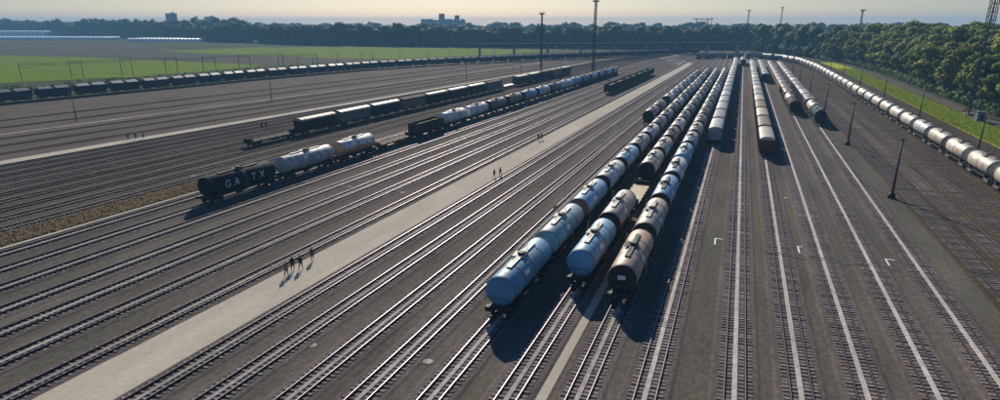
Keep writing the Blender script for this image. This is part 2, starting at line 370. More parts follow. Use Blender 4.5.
# ------------------------------------------------------------------ ground sheets
def sheet(name, poly, m, z, kind='structure'):
    s = MB(); s.face([(x, y, z) for x, y in poly], 0); me = s.mesh(name, [m]); fix(me)
    if me.polygons[0].normal.z < 0: me.flip_normals()
    return struct(name, me, kind=kind)
def ribbon(name, pl, pr, m, z, kind='structure', edge=0.0):
    s = MB(); n = len(pl)
    for i in range(n - 1): s.face([(*pl[i], z), (*pr[i], z), (*pr[i + 1], z), (*pl[i + 1], z)])
    if edge > 0:
        for i in range(n - 1):
            for q in (pl, pr): s.face([(*q[i], 0), (*q[i + 1], 0), (*q[i + 1], z), (*q[i], z)])
    me = s.mesh(name, [m]); fix(me)
    return struct(name, me, kind=kind)
sheet('ground', [(-4200, -120), (4200, -120), (4200, 4200), (-4200, 4200)], 'country', -0.02)
YS = [-60, 30, 110, 260, 425, 480, 540, 600, 660]
def pathline(x0, ys=YS): return [(px(x0, y), y) for y in ys]
ribbon('yard_surface', pathline(-84), pathline(26.2), 'yard_surface', 0.0)
ribbon('left_yard_ground', pathline(-246), pathline(-84), 'left_ballast', 0.002)
ribbon('right_yard_ground', pathline(26.2), [(57.5, y) for y in YS[:5]] + [(52, 480), (42, 540), (20, 600), (-10, 660)], 'right_ballast', 0.002)
far_ys = [-40, 30, 110, 260, 380, 425]
PY = [10 + 1.3 * i for i in range(130)] + [180, 220, 260, 320, 380, 425]
def ragged(x0, sd): return [(px(x0, y) + (.05 * noise.noise((y * .35, sd, 0)) + .07 * noise.noise((y * 1.1, sd, 3)) if y < 179 else 0), y) for y in PY]
path = ribbon('concrete_path', ragged(-46.3, 1.3) + [(-38, 450), (-62, 535), (-40, 610)], ragged(-40.7, 7.7) + [(-27, 452), (-46, 535), (-28, 600)], 'pale_concrete', 0.09, edge=1)
ribbon('concrete_strip', pathline(-11.65, far_ys[:5]), pathline(-10.85, far_ys[:5]), 'pale_concrete', 0.03, edge=1)
ribbon('concrete_kerb_path', pathline(-84.2, far_ys[:4]), pathline(-83.55, far_ys[:4]), 'pale_concrete', 0.10, edge=1)
ribbon('service_road', pathline(-143.8, YS[:6] + [520]), pathline(-139.2, YS[:6] + [520]), 'pale_concrete', 0.08, edge=1)
ribbon('narrow_path', pathline(-182.6, YS[:5]), pathline(-181.4, YS[:5]), 'strip_concrete', 0.05, edge=1)
ribbon('dry_verge', pathline(-90.2, [-60, 20, 50, 76, 100]), [(px(-84.25, y), y) for y in (-60, 20, 50, 76, 100)], 'dry_grass', 0.006)
# country on the left
sheet('pasture', [(-311, 202), (-275, 150), (-300, 120), (-620, 330), (-578, 380), (-485, 379), (-369, 363), (-285, 346), (-279, 328), (-283, 253)], 'pasture', 0.0)
sheet('ploughed_field', [(-620, 330), (-1100, 640), (-1062, 704), (-756, 658), (-448, 465), (-292, 433), (-239, 444), (-269, 363), (-285, 346), (-369, 363), (-485, 379), (-578, 380)], 'ploughed', 0.004)
sheet('far_pasture', [(-524, 494), (-495, 590), (-400, 640), (-266, 640), (-170, 635), (-190, 540), (-239, 444), (-292, 433), (-448, 465)], 'pasture', 0.008)
# right verge and road
VY = [60, 150, 200, 280, 350, 430, 500]
ribbon('grass_verge', [(55.6, y) for y in VY[:-1]] + [(53, 500)], [(65, y) for y in VY[:-2]] + [(65.5, 430), (61, 500)], 'verge', 0.010)
ribbon('wood_road', [(66.2, y) for y in VY[:-1]] + [(62, 500)], [(70.2, y) for y in VY[:-1]] + [(66, 500)], 'left_ballast', 0.03, edge=1)

# ------------------------------------------------------------------ the tracks
NAMES = {}
X_LEFT = [-81.2, -75.8, -70.4, -64.5, -59.5, -54.1, -48.1]
X_MID = [-39.1, -34.2, -28.7, -23.9, -18.9, -13.6, -8.7, -4.0, 2.3, 6.9, 11.4, 16.2, 21.0]
for x0 in X_LEFT: track(track_points(x0, 14, 640), near=85)
for x0 in X_MID: track(track_points(x0, 10, 640))
for x0 in [-91.5 - 5.1 * i for i in range(10)]:
    track(track_points(x0, 30, 560), near=0, far=150, strip=False, shiny=False, ballast='left_ballast')
for x0 in (-152, -163, -174, -193, -207):
    track(track_points(x0, 60, 520), near=0, far=0, strip=False, shiny=False, ballast='left_ballast', drop=0.14)
for x0 in (27.7, 31.4, 35.1, 38.7): track(track_points(x0, 60, 560), near=115, far=260, strip=False, shiny=(x0 < 30), ballast='right_ballast')
W_PATH = [Vector(p) for p in [(42.4, 70, 0), (42.4, 300, 0), (42.0, 400, 0), (38.5, 468, 0), (29, 512, 0), (15, 533, 0), (1, 534, 0), (-15, 526, 0), (-30, 512, 0)]]
L_PATH = [Vector(p) for p in [(-236, 80, 0), (-230, 151, 0), (-222.5, 200, 0), (-214.5, 262, 0), (-200, 330, 0), (-181, 378, 0), (-150, 430, 0), (-110, 490, 0), (-70, 550, 0), (-30, 610, 0)]]
track(W_PATH, near=0, far=260, strip=False, ballast='right_ballast')
track(L_PATH, near=0, far=0, strip=False, ballast='left_ballast')

# ------------------------------------------------------------------ wagons
CACHE = {}
def cached(key, fn):
    if key not in CACHE: CACHE[key] = fn()
    return CACHE[key]
def dome_profile(h, r, d):
    p = []
    for i in range(7):
        a = math.pi / 2 * i / 6; p.append((-h - d * math.cos(a) + d * 0.0, max(0.02, r * math.sin(a) ** 0.75)))
    return p + [(-y, q) for (y, q) in reversed(p)]
def tank_me(L, r, dark_end):
    h = L / 2 - 1.25
    prof = dome_profile(h, r, .38); mis = [(1 if dark_end and j < 5 else 0) for j in range(len(prof) - 1)]  # near end dome takes the second, darker material
    b = MB(); b.lathe_y(prof, 28, 2.50, mis=mis); return fix(b.mesh('tank', ['paint_white', 'paint_soot_end']))
def ring_me(L, r, ys, w=0.13, m='band_dark', dz=0.02):
    b = MB(); b.lathe_y([(-w, r - .02), (-w, r + dz), (w, r + dz), (w, r - .02)], 28, 2.50, closed=False)
    return fix(b.mesh('band', [m]))
def frame_me(L):
    b = MB(); h = L / 2
    for s in (-1, 1): b.box((s * .95, 0, .95), (.14, L - 1.3, .26))
    for s in (-1, 1): b.box((0, s * (h - .72), .95), (2.5, .22, .34))
    for s in (-1, 1): b.box((0, s * (h - 2.3), .98), (1.9, .9, .30))
    b.box((0, 0, .93), (.5, L - 1.6, .22))
    for s in (-1, 1):                                            # tank cradles
        b.prism_y([(-1.25, 1.08), (1.25, 1.08), (1.30, 1.75), (1.0, 1.42), (.5, 1.14), (-.5, 1.14), (-1.0, 1.42), (-1.30, 1.75)], s * (h - 2.6) - .25, s * (h - 2.6) + .25)
    b.box((-.2, .4, .62), (1.1, 1.6, .36)); b.cone((.6, -1.5, .62), (.6, -.2, .62), .2, .2, 10)
    return fix(b.mesh('underframe', ['black_steel']))
def bogie_me():
    b = MB()
    for s in (-1, 1):
        b.box((s * 1.0, 0, .58), (.12, 2.4, .16)); b.box((s * 1.0, 0, .42), (.16, .7, .22))
        for y in (-.9, .9): b.box((s * 1.02, y, .46), (.2, .36, .34))
    b.box((0, 0, .60), (2.1, .4, .2))
    return fix(b.mesh('bogie', ['bogie_steel']))
def wheelset_me():
    b = MB()
    for s in (-1, 1):
        b.cone((s * .70, 0, .46), (s * .82, 0, .46), .46, .46, 16); b.cone((s * .68, 0, .46), (s * .71, 0, .46), .49, .49, 16)
    b.cone((-.9, 0, .46), (.9, 0, .46), .08, .08, 8); return fix(b.mesh('wheelset', ['wheel_steel']))
def buffer_me():
    b = MB(); b.cone((0, 0, 0), (0, -.38, 0), .10, .08, 10); b.cone((0, -.38, 0), (0, -.44, 0), .22, .22, 14); return fix(b.mesh('buffer', ['black_steel']))
def walkway_me(L):
    b = MB(); z = 2.50 + 1.45
    b.box((0, 0, z + .10), (.5, L * .52, .05)); b.box((-.15, 0, z + .12), (1.2, 1.5, .06))
    for s in (-1, 1): b.box((s * .6 - .15, 0, z + .02), (.06, 1.5, .16))
    for y in (-L * .25, -L * .12, L * .12, L * .25): b.box((0, y, z + .02), (.5, .08, .2))
    return fix(b.mesh('walkway', ['grating']))
def railing_me(L):
    b = MB(); z = 2.50 + 1.45 + .14; r = .022
    for y in (-.7, 0, .7): b.cone((0, y, z), (0, y, z + .9), r, r, 5)
    for zz in (.45, .9): b.cone((0, -.7, z + zz), (0, .7, z + zz), r, r, 5)
    return fix(b.mesh('railing', ['dark_grating']))
def hatch_me():
    b = MB(); z = 2.50 + 1.43
    b.cone((0, 0, z), (0, 0, z + .32), .36, .36, 16); b.cone((0, 0, z + .32), (0, 0, z + .40), .42, .36, 16); b.box((.30, .5, z + .14), (.22, .3, .26))
    return fix(b.mesh('hatch', ['dark_grating']))
def ladder_me():
    b = MB(); r = 1.50
    for o in (-.22, .22):
        pr = None
        for i in range(9):
            a = math.pi / 2 - i * (math.pi * .55) / 8; p = Vector((r * math.cos(a), o, 2.5 + r * math.sin(a)))
            if pr: b.cone(pr, p, .025, .025, 5)
            pr = p
        b.cone(pr, (pr.x + .05, o, 1.05), .025, .025, 5)
    for i in range(2, 9):
        a = math.pi / 2 - i * (math.pi * .55) / 8; b.cone((r * math.cos(a), -.22, 2.5 + r * math.sin(a)), (r * math.cos(a), .22, 2.5 + r * math.sin(a)), .02, .02, 5)
    return fix(b.mesh('ladder', ['grating']))
def end_rail_me(L):
    b = MB(); h = L / 2 - .72
    b.box((0, -h + .02, 1.14), (2.4, .62, .04))
    for x in (-1.1, -.4, .4, 1.1): b.cone((x, -h - .2, 1.15), (x, -h - .2, 2.1), .025, .025, 5)
    b.cone((-1.1, -h - .2, 2.1), (1.1, -h - .2, 2.1), .025, .025, 5)
    return fix(b.mesh('end_platform', ['dark_grating']))
rndp = random.Random(4)
def panel_me(sd, w, a0, a1, m):
    b = MB(); r = 1.462
    for i in range(4):
        q = [a0 + (a1 - a0) * (i + k) / 4 for k in (0, 1)]
        b.face([(sd * r * math.cos(q[0]), -w / 2, 2.5 + r * math.sin(q[0])), (sd * r * math.cos(q[0]), w / 2, 2.5 + r * math.sin(q[0])), (sd * r * math.cos(q[1]), w / 2, 2.5 + r * math.sin(q[1])), (sd * r * math.cos(q[1]), -w / 2, 2.5 + r * math.sin(q[1]))])
    return fix(b.mesh('panel', [m]))
def plate_me():
    b = MB(); b.box((0, 0, 0), (.75, .03, .42)); return b.mesh('end_plate', ['white_paint'])
def running_gear(root, L, lod, pale=False):
    """two bogies with wheelsets, and four buffers"""
    h = L / 2
    for s in (-1, 1):
        bo = link('bogie', cached(('bogie',), bogie_me), root, (0, s * (h - 2.3), 0), 0, 'pale_bogie' if pale else None)
        if lod == 0:
            for y in (-.9, .9): link('wheelset', cached(('wheelset',), wheelset_me), bo, (0, y, 0))
            for x in (-.87, .87): link('buffer', cached(('buffer',), buffer_me), root, (x, s * (h - .62), 1.03), 0 if s < 0 else math.pi)
def far_tank_me(L, r):
    b = MB(); h = L / 2 - 1.25
    b.lathe_y([(-h - .38, .5), (-h - .3, 1.0), (-h, r), (-h + .45, r), (h - .45, r), (h, r), (h + .3, 1.0), (h + .38, .5)], 14, 2.5, mis=[1, 1, 1, 0, 1, 1, 1])
    b.box((0, 0, 1.0), (2.3, L - 1.3, .5), 1)
    for s in (-1, 1): b.box((0, s * (h - 1.1), .45), (2.0, 2.6, .9), 1)
    b.box((0, 0, 4.03), (.8, L * .5, .06), 2); b.cone((0, 0, 3.9), (0, 0, 4.3), .4, .4, 8, 1)
    return fix(b.mesh('tank_wagon_far', ['paint_white', 'black_steel', 'dark_grating']))
def tank_wagon(loc, rz, L, pt, label, group, lod=0, dark_end=False, bands=2, top='dark_grating', band_m=None, pale=False, name='tank_wagon'):
    pn = 'paint_' + pt
    if lod >= 2:
        o = link(name, cached(('ft', L), lambda: far_tank_me(L, 1.45)), None, loc, rz, pn); tag(o, label, 'tank wagon', group); return o
    root = empty(name, loc, rz, label, 'tank wagon', group)
    t = link('tank', cached(('tank', L, dark_end), lambda: tank_me(L, 1.45, dark_end)), root, m=pn)
    h = L / 2 - 1.25
    ys = [-h + .12, h - .12] + [(-h + 2 * h * (i + 1) / (bands + 1)) for i in range(bands)]
    for q_, y_ in enumerate(ys):
        w_ = .24 if (pale and q_ < 2) else .07
        link('band', cached(('band', w_), lambda: ring_me(L, 1.45, None, w_)), t, (0, y_, 0), m=band_m)
    wk = link('walkway', cached(('walk', L), lambda: walkway_me(L)), root, m=top)
    link('hatch', cached(('hatch',), hatch_me), root, (0, .0, 0))
    if lod == 0:
        for sd in (-.74, .43): link('railing', cached(('railing', L), lambda: railing_me(L)), wk, (sd, 0, 0))
        link('ladder', cached(('ladder',), ladder_me), root)
        for sd in (-1, 1) if pt != 'black' else ():
            link('data_panel', cached(('dp', sd), lambda: panel_me(sd, 1.3, .62, .30, 'white_paint')), t, (0, sd * -1.9 + rndp.uniform(-.6, .6), 0))
            link('hazard_plate', cached(('hp', sd), lambda: panel_me(sd, .45, -.12, .34, 'cloth_orange')), t, (0, sd * 2.4 + rndp.uniform(-.5, .5), 0))
        link('end_platform', cached(('endp', L), lambda: end_rail_me(L)), root)
    link('underframe', cached(('frame', L), lambda: frame_me(L)), root)
    running_gear(root, L, lod, pale)
    return root
def roof_poly(w, z0, z1, z2, n=6):
    p = [(-w, z0), (w, z0), (w, z1)]
    for i in range(1, n): a = math.pi * i / n; p.append((w * math.cos(a), z1 + (z2 - z1) * math.sin(a)))
    return p + [(-w, z1)]
def box_body_me(L):
    b = MB(); h = L / 2 - .9; b.box((0, 0, 2.15), (2.7, 2 * h, 2.3))
    n = int(L / 1.6)
    for i in range(n + 1):
        y = -h + .12 + (2 * h - .24) * i / n
        for s in (-1, 1): b.box((s * 1.38, y, 2.15), (.07, .1, 2.26))
    for s in (-1, 1):
        for x in (-.9, -.3, .3, .9): b.box((x, s * (h + .04), 2.15), (.09, .08, 2.26))
    return fix(b.mesh('body', ['paint_dark_grey']))
def roof_me(L, y0=None, y1=None):
    h = L / 2 - .85; b = MB(); b.prism_y(roof_poly(1.45, 3.303, 3.42, 3.98, 8), -h if y0 is None else y0, h if y1 is None else y1); 
    for i in range(5):
        y = (-h if y0 is None else y0) + ((2 * h) if y0 is None else (y1 - y0)) * (i + .5) / 5
        pp = [(x * 1.012, z + .03 if z > 3.35 else z) for x, z in roof_poly(1.45, 3.303, 3.42, 3.98, 8)]; b.prism_y(pp, y - .05, y + .05)
    return fix(b.mesh('roof', ['paint_pale_roof']))
def far_box_me(L):
    h = L / 2 - .95; b = MB(); b.box((0, 0, 2.1), (2.7, 2 * h, 2.4), 1); b.prism_y(roof_poly(1.42, 3.303, 3.42, 3.98, 6), -h + .45, h - .45, 0)
    for sg in (-1, 1): b.prism_y(roof_poly(1.425, 3.303, 3.425, 3.99, 6), sg * h - .46 * (sg > 0), sg * h + .46 * (sg < 0), 1)
    b.box((0, 0, .9), (2.2, L - 1.3, .3), 2)
    for s in (-1, 1): b.box((0, s * (h - 1.9), .4), (2.0, 2.4, .78), 2)
    return fix(b.mesh('covered_wagon_far', ['paint_pale_roof', 'paint_dark_grey', 'black_steel']))
def covered_wagon(loc, rz, L, body, roof, label, group, lod=0):
    if lod >= 2:
        o = link('covered_wagon', cached(('fb', L), lambda: far_box_me(L)), None, loc, rz, 'paint_' + roof)
        o.material_slots[1].link = 'OBJECT'; o.material_slots[1].material = MATS['paint_' + body]
        tag(o, label, 'freight wagon', group); return o
    root = empty('covered_wagon', loc, rz, label, 'freight wagon', group)
    link('body', cached(('bb', L), lambda: box_body_me(L)), root, m='paint_' + body)
    link('roof', cached(('rf', L), lambda: roof_me(L)), root, m='paint_' + roof)
    link('underframe', cached(('bframe', L), lambda: flat_frame_me(L)), root)
    running_gear(root, L, lod); return root
def flat_frame_me(L):
    b = MB(); h = L / 2
    for s in (-1, 1): b.box((s * 1.1, 0, .86), (.14, L - 1.4, .26)); b.box((0, s * (h - .72), .86), (2.6, .2, .3))
    b.box((0, 0, .80), (.5, L - 1.7, .2)); b.box((.3, .6, .55), (1.0, 2.0, .34))
    return fix(b.mesh('underframe', ['black_steel']))
def hopper_body_me(L):
    h = L / 2 - .7; b = MB()
    pts = [(-h, 1.9), (-h + .9, 1.15), (h - .9, 1.15), (h, 1.9), (h, 3.55), (-h, 3.55)]
    k = len(b.v)
    for x in (-1.4, 1.4):
        for (y, z) in pts: b.v.append((x, y, z))
    n = len(pts)
    for i in range(n): j = (i + 1) % n; b.f.append((k + i, k + j, k + n + j, k + n + i)); b.m.append(0); b.sm.append(False)
    b.f.append(tuple(k + i for i in range(n))); b.m.append(0); b.sm.append(False); b.f.append(tuple(k + n + i for i in reversed(range(n)))); b.m.append(0); b.sm.append(False)
    for i in range(8):
        y = -h + .3 + (2 * h - .6) * i / 7
        for s in (-1, 1): b.box((s * 1.44, y, 2.6), (.08, .12, 1.8))
    return fix(b.mesh('body', ['paint_navy']))
def hopper_wagon(loc, rz, L, body, label, group, lod=1, top='grey'):
    root = empty('hopper_wagon', loc, rz, label, 'freight wagon', group)
    link('body', cached(('hop', L), lambda: hopper_body_me(L)), root, m='paint_' + body)
    h = L / 2 - .7
    for i in (0, 1):
        y0 = -h + .5 if i == 0 else .55; y1 = -.75 if i == 0 else h - .7
        link('roof_panel', cached(('hr', L, i), lambda: roof_panel_me(y0, y1)), root, m='paint_' + top)
    link('underframe', cached(('bframe', L), lambda: flat_frame_me(L)), root)
    running_gear(root, L, 1); return root
def roof_panel_me(y0, y1):
    b = MB(); b.prism_y([(-1.46, 3.5), (1.46, 3.5), (1.46, 3.62), (0, 4.4), (-1.46, 3.62)], y0, y1); return fix(b.mesh('roof_panel', ['paint_pale_roof']))
def gondola_me(L):
    b = MB(); h = L / 2 - .65; z0, z1 = 1.0, 3.3
    for s in (-1, 1):
        b.box((s * 1.36, 0, (z0 + z1) / 2), (.08, 2 * h, z1 - z0)); b.box((0, s * (h - .04), (z0 + z1) / 2), (2.62, .08, z1 - z0)); b.box((s * 1.38, 0, z1 + .05), (.16, 2 * h + .1, .1))
        for i in range(10): b.box((s * 1.44, -h + .3 + (2 * h - .6) * i / 9, 2.15), (.1, .14, 2.28))
    b.box((0, 0, z0 + .05), (2.64, 2 * h - .1, .1)); return fix(b.mesh('body', ['paint_dark_green']))
def load_me(L):
    b = MB(); h = L / 2 - .75; n = 10; rnd = random.Random(3)
    g = [[(x, -h + 2 * h * i / n, 2.6 + .45 * math.cos(x * .9) * (0.6 + .4 * rnd.random()) if abs(x) < 1.2 else 2.5) for x in (-1.31, -.7, 0, .7, 1.31)] for i in range(n + 1)]
    for i in range(n):
        for j in range(4): b.face([g[i][j], g[i][j + 1], g[i + 1][j + 1], g[i + 1][j]])
    return fix(b.mesh('load', ['bogie_steel']))
def gondola(loc, rz, L, body, label, group, lod=1):
    root = empty('open_wagon', loc, rz, label, 'freight wagon', group)
    link('body', cached(('gon', L), lambda: gondola_me(L)), root, m='paint_' + body); link('load', cached(('load', L), lambda: load_me(L)), root)
    link('underframe', cached(('bframe', L), lambda: flat_frame_me(L)), root); running_gear(root, L, lod); return root
def deck_me(L):
    b = MB(); h = L / 2 - .6; n = int(2 * h / .5)
    for i in range(n): b.box((0, -h + (i + .5) * 2 * h / n, 1.03), (2.6, 2 * h / n - .03, .08 + .01 * (i % 3)))
    return fix(b.mesh('deck', ['paint_deck']))
def stake_me(L):
    b = MB(); h = L / 2 - .8
    for i in range(7):
        for s in (-1, 1): b.box((s * 1.34, -h + 2 * h * i / 6, 1.15), (.1, .12, .5))
    for s in (-1, 1): b.box((0, s * (h + .12), 1.35), (2.4, .08, .55))
    return fix(b.mesh('stakes', ['black_steel']))
def flat_wagon(loc, rz, L, label, group, deck='deck', lod=0):
    root = empty('flat_wagon', loc, rz, label, 'freight wagon', group)
    link('deck', cached(('deck', L), lambda: deck_me(L)), root, m='paint_' + deck); link('stakes', cached(('stake', L), lambda: stake_me(L)), root)
    link('underframe', cached(('bframe', L), lambda: flat_frame_me(L)), root); running_gear(root, L, lod); return root

def place(x0, y, L):
    """a wagon whose near end is at y on track x0: centre and heading"""
    c = y + L / 2; a = Vector((px(x0, c - 4), c - 4, 0)); b = Vector((px(x0, c + 4), c + 4, 0)); d = b - a
    return (px(x0, c), c, RZ), math.atan2(-d.x, d.y)
def lod_of(y): return 0 if y < 150 else (1 if y < 270 else 2)
def seen_words(pt): return PAINTS[pt][1]
def tank_row(x0, y0, y1, L, pitch, colours, row, group, extra=None, first=1, bands=2, lodshift=0):
    y = y0; i = 0; rnd = random.Random(int(abs(x0) * 10))
    while y < y1:
        pt = colours[i] if i < len(colours) else rnd.choice(colours[-6:])
        loc, rz = place(x0, y, L); ex = (extra or {}).get(i, {})
        n = ordinal(i + first)
        lb = '%s tank wagon, %s back in %s' % (seen_words(pt), n, row)
        lb = ex.get('label', lb)
        dark_end = ex.get('dark_end', (i > 0 and rnd.random() < .8) or pt in ('tan', 'brown'))  # most wagons behind the first get a darker near end
        o = tank_wagon(loc, rz, L, pt, lb, group, lod_of(y), dark_end, ex.get('bands', rnd.choice((0, 2, 3))), rnd.choice(('grating', 'grating', 'dark_grating')) if 'top' not in ex else ex['top'], ex.get('band_m'))
        if ex.get('end'):
            tk = [c for c in o.children if c.name.startswith('tank')][0]; tk.material_slots[1].link = 'OBJECT'; tk.material_slots[1].material = MATS[ex['end']]
        if ex.get('plate'):
            p = link('end_plate', cached(('plate',), plate_me), o, (0, -L / 2 + .82, 2.75))
        y += pitch; i += 1
    return i
G1 = 'tank wagons in the three long central rows'
mixA = ['blue', 'teal', 'sky_blue', 'white', 'sky_blue', 'grey', 'white', 'mauve', 'grey', 'brown', 'white', 'mauve', 'dark_grey', 'grey', 'white', 'sky_blue', 'dark_grey', 'white', 'mauve', 'grey', 'dark_grey', 'white']
tank_row(-18.9, 49.2, 345, 14.4, 14.5, mixA, 'the left long central row', G1, {0: dict(label='blue tank wagon heading the left long central row, nearest of its row', bands=3, top='grating'), 2: dict(label='light blue tank wagon with a red end, third back in the left central row', band_m='paint_red', bands=0, dark_end=True, end='paint_red_end')})
tank_row(-13.6, 58.8, 85, 14.2, 14.5, ['sky_blue', 'beige'], 'the short pair in the middle central row', G1, {0: dict(label='light blue tank wagon heading the middle central row, before a beige one', bands=3, top='grating', dark_end=False), 1: dict(label='beige tank wagon between a light blue tank wagon and a tan decked flat wagon', bands=2)})
loc, rz = place(-13.6, 89.6, 13.0); flat_wagon(loc, rz, 13.0, 'empty flat wagon with a tan plank deck between rows of tank wagons', 'flat wagons')
mixB = ['navy', 'beige', 'brown', 'white', 'mauve', 'dark_grey', 'brown', 'grey', 'brown', 'mauve', 'dark_grey', 'white', 'brown', 'grey', 'mauve', 'dark_grey', 'grey']
tank_row(-13.6, 104.6, 345, 14.4, 14.5, ['beige'] + mixB[1:], 'the middle row beyond the flat wagon', G1, {0: dict(label='beige tank wagon with a dark end, just behind the tan decked flat wagon', dark_end=True)})
mixC = ['tan', 'beige', 'sky_blue', 'white', 'sky_blue', 'grey', 'beige', 'mauve', 'brown', 'mauve', 'dark_grey', 'mauve', 'grey', 'white', 'mauve', 'dark_grey', 'brown', 'grey', 'mauve', 'white', 'mauve']
tank_row(-8.7, 56.0, 345, 14.2, 14.4, mixC, 'the right long central row', G1, {0: dict(label='tan tank wagon with dark end and white end plate, nearest in the right row', plate=True, bands=2, top='dark_grating')})
tank_row(-23.9, 170.5, 197, 14.4, 14.5, ['mauve', 'dark_grey'], 'the dark pair left of the central rows', 'tank wagons left of the central rows', {0: dict(dark_end=True)})
tank_row(-23.9, 208, 330, 14.4, 14.5, ['white', 'grey', 'white', 'mauve', 'grey', 'mauve', 'grey'], 'the pale row left of the central rows', 'tank wagons left of the central rows', {0: dict(dark_end=True)})
# roofed wagons right of the central rows
y = 147.5; i = 0
while y < 450:
    loc, rz = place(-4.0, y, 16.6); covered_wagon(loc, rz, 16.6, 'grey', ('silver', 'pale_roof', 'silver', 'grey')[i % 4], 'pale grey roofed covered wagon, %s back in the row right of the tank wagons' % ordinal(i + 1), 'pale roofed covered wagons', lod_of(y)); y += 17.6; i += 1
y = 137.5; i = 0
while y < 430:
    rf = ('beige', 'tan_roof', 'beige', 'tan_roof', 'beige')[i] if i < 5 else ('pale_roof' if i % 3 else 'cream'); bd = 'red' if i == 0 else ('dark_brown' if i < 5 else 'dark_grey')
    loc, rz = place(6.9, y, 16.6); covered_wagon(loc, rz, 16.6, bd, rf, ('dark red covered wagon with a beige roof heading the lone row on the right' if i == 0 else '%s roofed covered wagon, %s back in the lone row on the right' % (seen_words(rf), ordinal(i + 1))), 'covered wagons in the lone row on the right', lod_of(y)); y += 17.6; i += 1
y = 318; i = 0
while y < 425:
    loc, rz = place(11.4, y, 17.0); covered_wagon(loc, rz, 17.0, 'navy', 'pale_roof', 'dark covered wagon with pale roof, %s of the short far row between two longer rows' % ordinal(i + 1), 'covered wagons in the short far row', 1 if i == 0 else 2); y += 17.6; i += 1
tank_row(16.2, 207, 236, 14.2, 14.4, ['dark_brown', 'beige'], 'the dark row second from the poles', 'tank wagons in the two right rows', {0: dict(label='dark brown tank wagon heading the second row from the poles', dark_end=True)})
y = 236; i = 0
while y < 420:
    loc, rz = place(16.2, y, 17.0); covered_wagon(loc, rz, 17.0, 'brown', 'mauve', 'brown covered wagon, %s beyond the tank wagons, second row from the poles' % ordinal(i + 1), 'brown covered wagons', lod_of(y)); y += 17.6; i += 1
tank_row(21.0, 186, 216, 14.2, 14.4, ['navy', 'cream'], 'the row beside the poles', 'tank wagons in the two right rows', {0: dict(label='navy blue tank wagon heading the row beside the poles, before a cream one')})
y = 215.5; i = 0
while y < 420:
    rf = ('pale_roof', 'grey', 'mauve')[i % 3]
    loc, rz = place(21.0, y, 17.0); covered_wagon(loc, rz, 17.0, 'purple', rf, '%s roofed covered wagon, %s beyond the cream tank wagon by the poles' % (seen_words(rf), ordinal(i + 1)), 'covered wagons beside the poles', lod_of(y)); y += 17.6; i += 1
for (x0, y, n) in ((2.3, 438, 2),):
    for i in range(n):
        loc, rz = place(x0, y + i * 17.6, 17.0); covered_wagon(loc, rz, 17.0, 'navy', 'dark_grey', ('dark navy covered wagon far off on the central track, %s of two' % ('nearer', 'farther')[i]), 'dark far covered wagons', 2)
# row with the lettered black tank, left
LB = 'tank wagons in the row left of the wide path'
loc, rz = place(-75.8, 71.0, 16.0)
bt = tank_wagon(loc, rz, 16.0, 'black', 'black tank wagon with big white letters on its side, leftmost of its row', LB, 0, False, 2, 'dark_grating', 'paint_black')
def letters(root, zc=2.5, r=1.45):
    tank = [c for c in root.children if c.name.startswith('tank')][0]
    for ch, y in (('G', -3.7), ('A', -1.85), ('T', 1.75), ('X', 3.55)):
        cu = bpy.data.curves.new('letter', 'FONT'); cu.body = ch; cu.size = 1.65; cu.align_x = 'CENTER'; cu.offset = 0.012; cu.extrude = 0.0
        tmp = bpy.data.objects.new('letter', cu); COL.objects.link(tmp)
        dg = bpy.context.evaluated_depsgraph_get(); me = bpy.data.meshes.new_from_object(tmp.evaluated_get(dg)); bpy.data.objects.remove(tmp)
        bm = bmesh.new(); bm.from_mesh(me); bmesh.ops.subdivide_edges(bm, edges=bm.edges, cuts=2); bmesh.ops.triangulate(bm, faces=bm.faces)
        for v in bm.verts:
            a = (v.co.y - .62) / r; v.co = Vector(((r + .02) * math.cos(a), y + v.co.x, zc + (r + .02) * math.sin(a)))
        bm.to_mesh(me); bm.free(); me.materials.clear(); me.materials.append(MATS['faded_white']); me.name = 'letter'
        link('letter', me, tank)
letters(bt)
loc, rz = place(-75.8, 87.4, 15.6); tank_wagon(loc, rz, 15.4, 'silver', 'ribbed silver tank wagon between the lettered black one and the white-and-orange one', LB, 0, False, 6, 'grating', 'paint_grey')
def half_me(L):
    h = L / 2 - 1.25; b = MB(); r = 1.47
    for a0, a1 in ((-0.32 * math.pi, .0 * math.pi),):
        n = 8
        for i in range(n):
            p = [(r * math.cos(a), 2.5 + r * math.sin(a)) for a in (a0 + (a1 - a0) * i / n, a0 + (a1 - a0) * (i + 1) / n)]
            b.face([(p[0][0], -h, p[0][1]), (p[0][0], h, p[0][1]), (p[1][0], h, p[1][1]), (p[1][0], -h, p[1][1])])
    return fix(b.mesh('side_stripe', ['paint_orange']))
loc, rz = place(-75.8, 103.4, 13.4); wo = tank_wagon(loc, rz, 13.4, 'white', 'white tank wagon with a rusty orange side and end beside an empty flat wagon', LB, 0, True, 1, 'grating', 'paint_orange')
link('side_stripe', half_me(13.4), wo)
for c in wo.children:
    if c.name.startswith('tank'): c.material_slots[1].link = 'OBJECT'; c.material_slots[1].material = MATS['paint_orange']
loc, rz = place(-75.8, 117.2, 15.6); flat_wagon(loc, rz, 15.6, 'empty dark flat wagon between the white-and-orange tank wagon and a dark open wagon', 'flat wagons', 'dark_brown')
loc, rz = place(-75.8, 133.2, 14.0); gondola(loc, rz, 14.0, 'dark_brown', 'dark brown open wagon behind the empty dark flat wagon, before a white tank wagon', 'open wagons', 0)
tank_row(-75.8, 147.6, 345, 14.0, 14.2, ['white', 'white', 'dark_grey', 'brown', 'sky_blue', 'white', 'dark_grey', 'white', 'sky_blue', 'teal', 'white', 'sky_blue', 'white', 'white', 'grey'], 'the tanks behind the dark brown open wagon', LB)
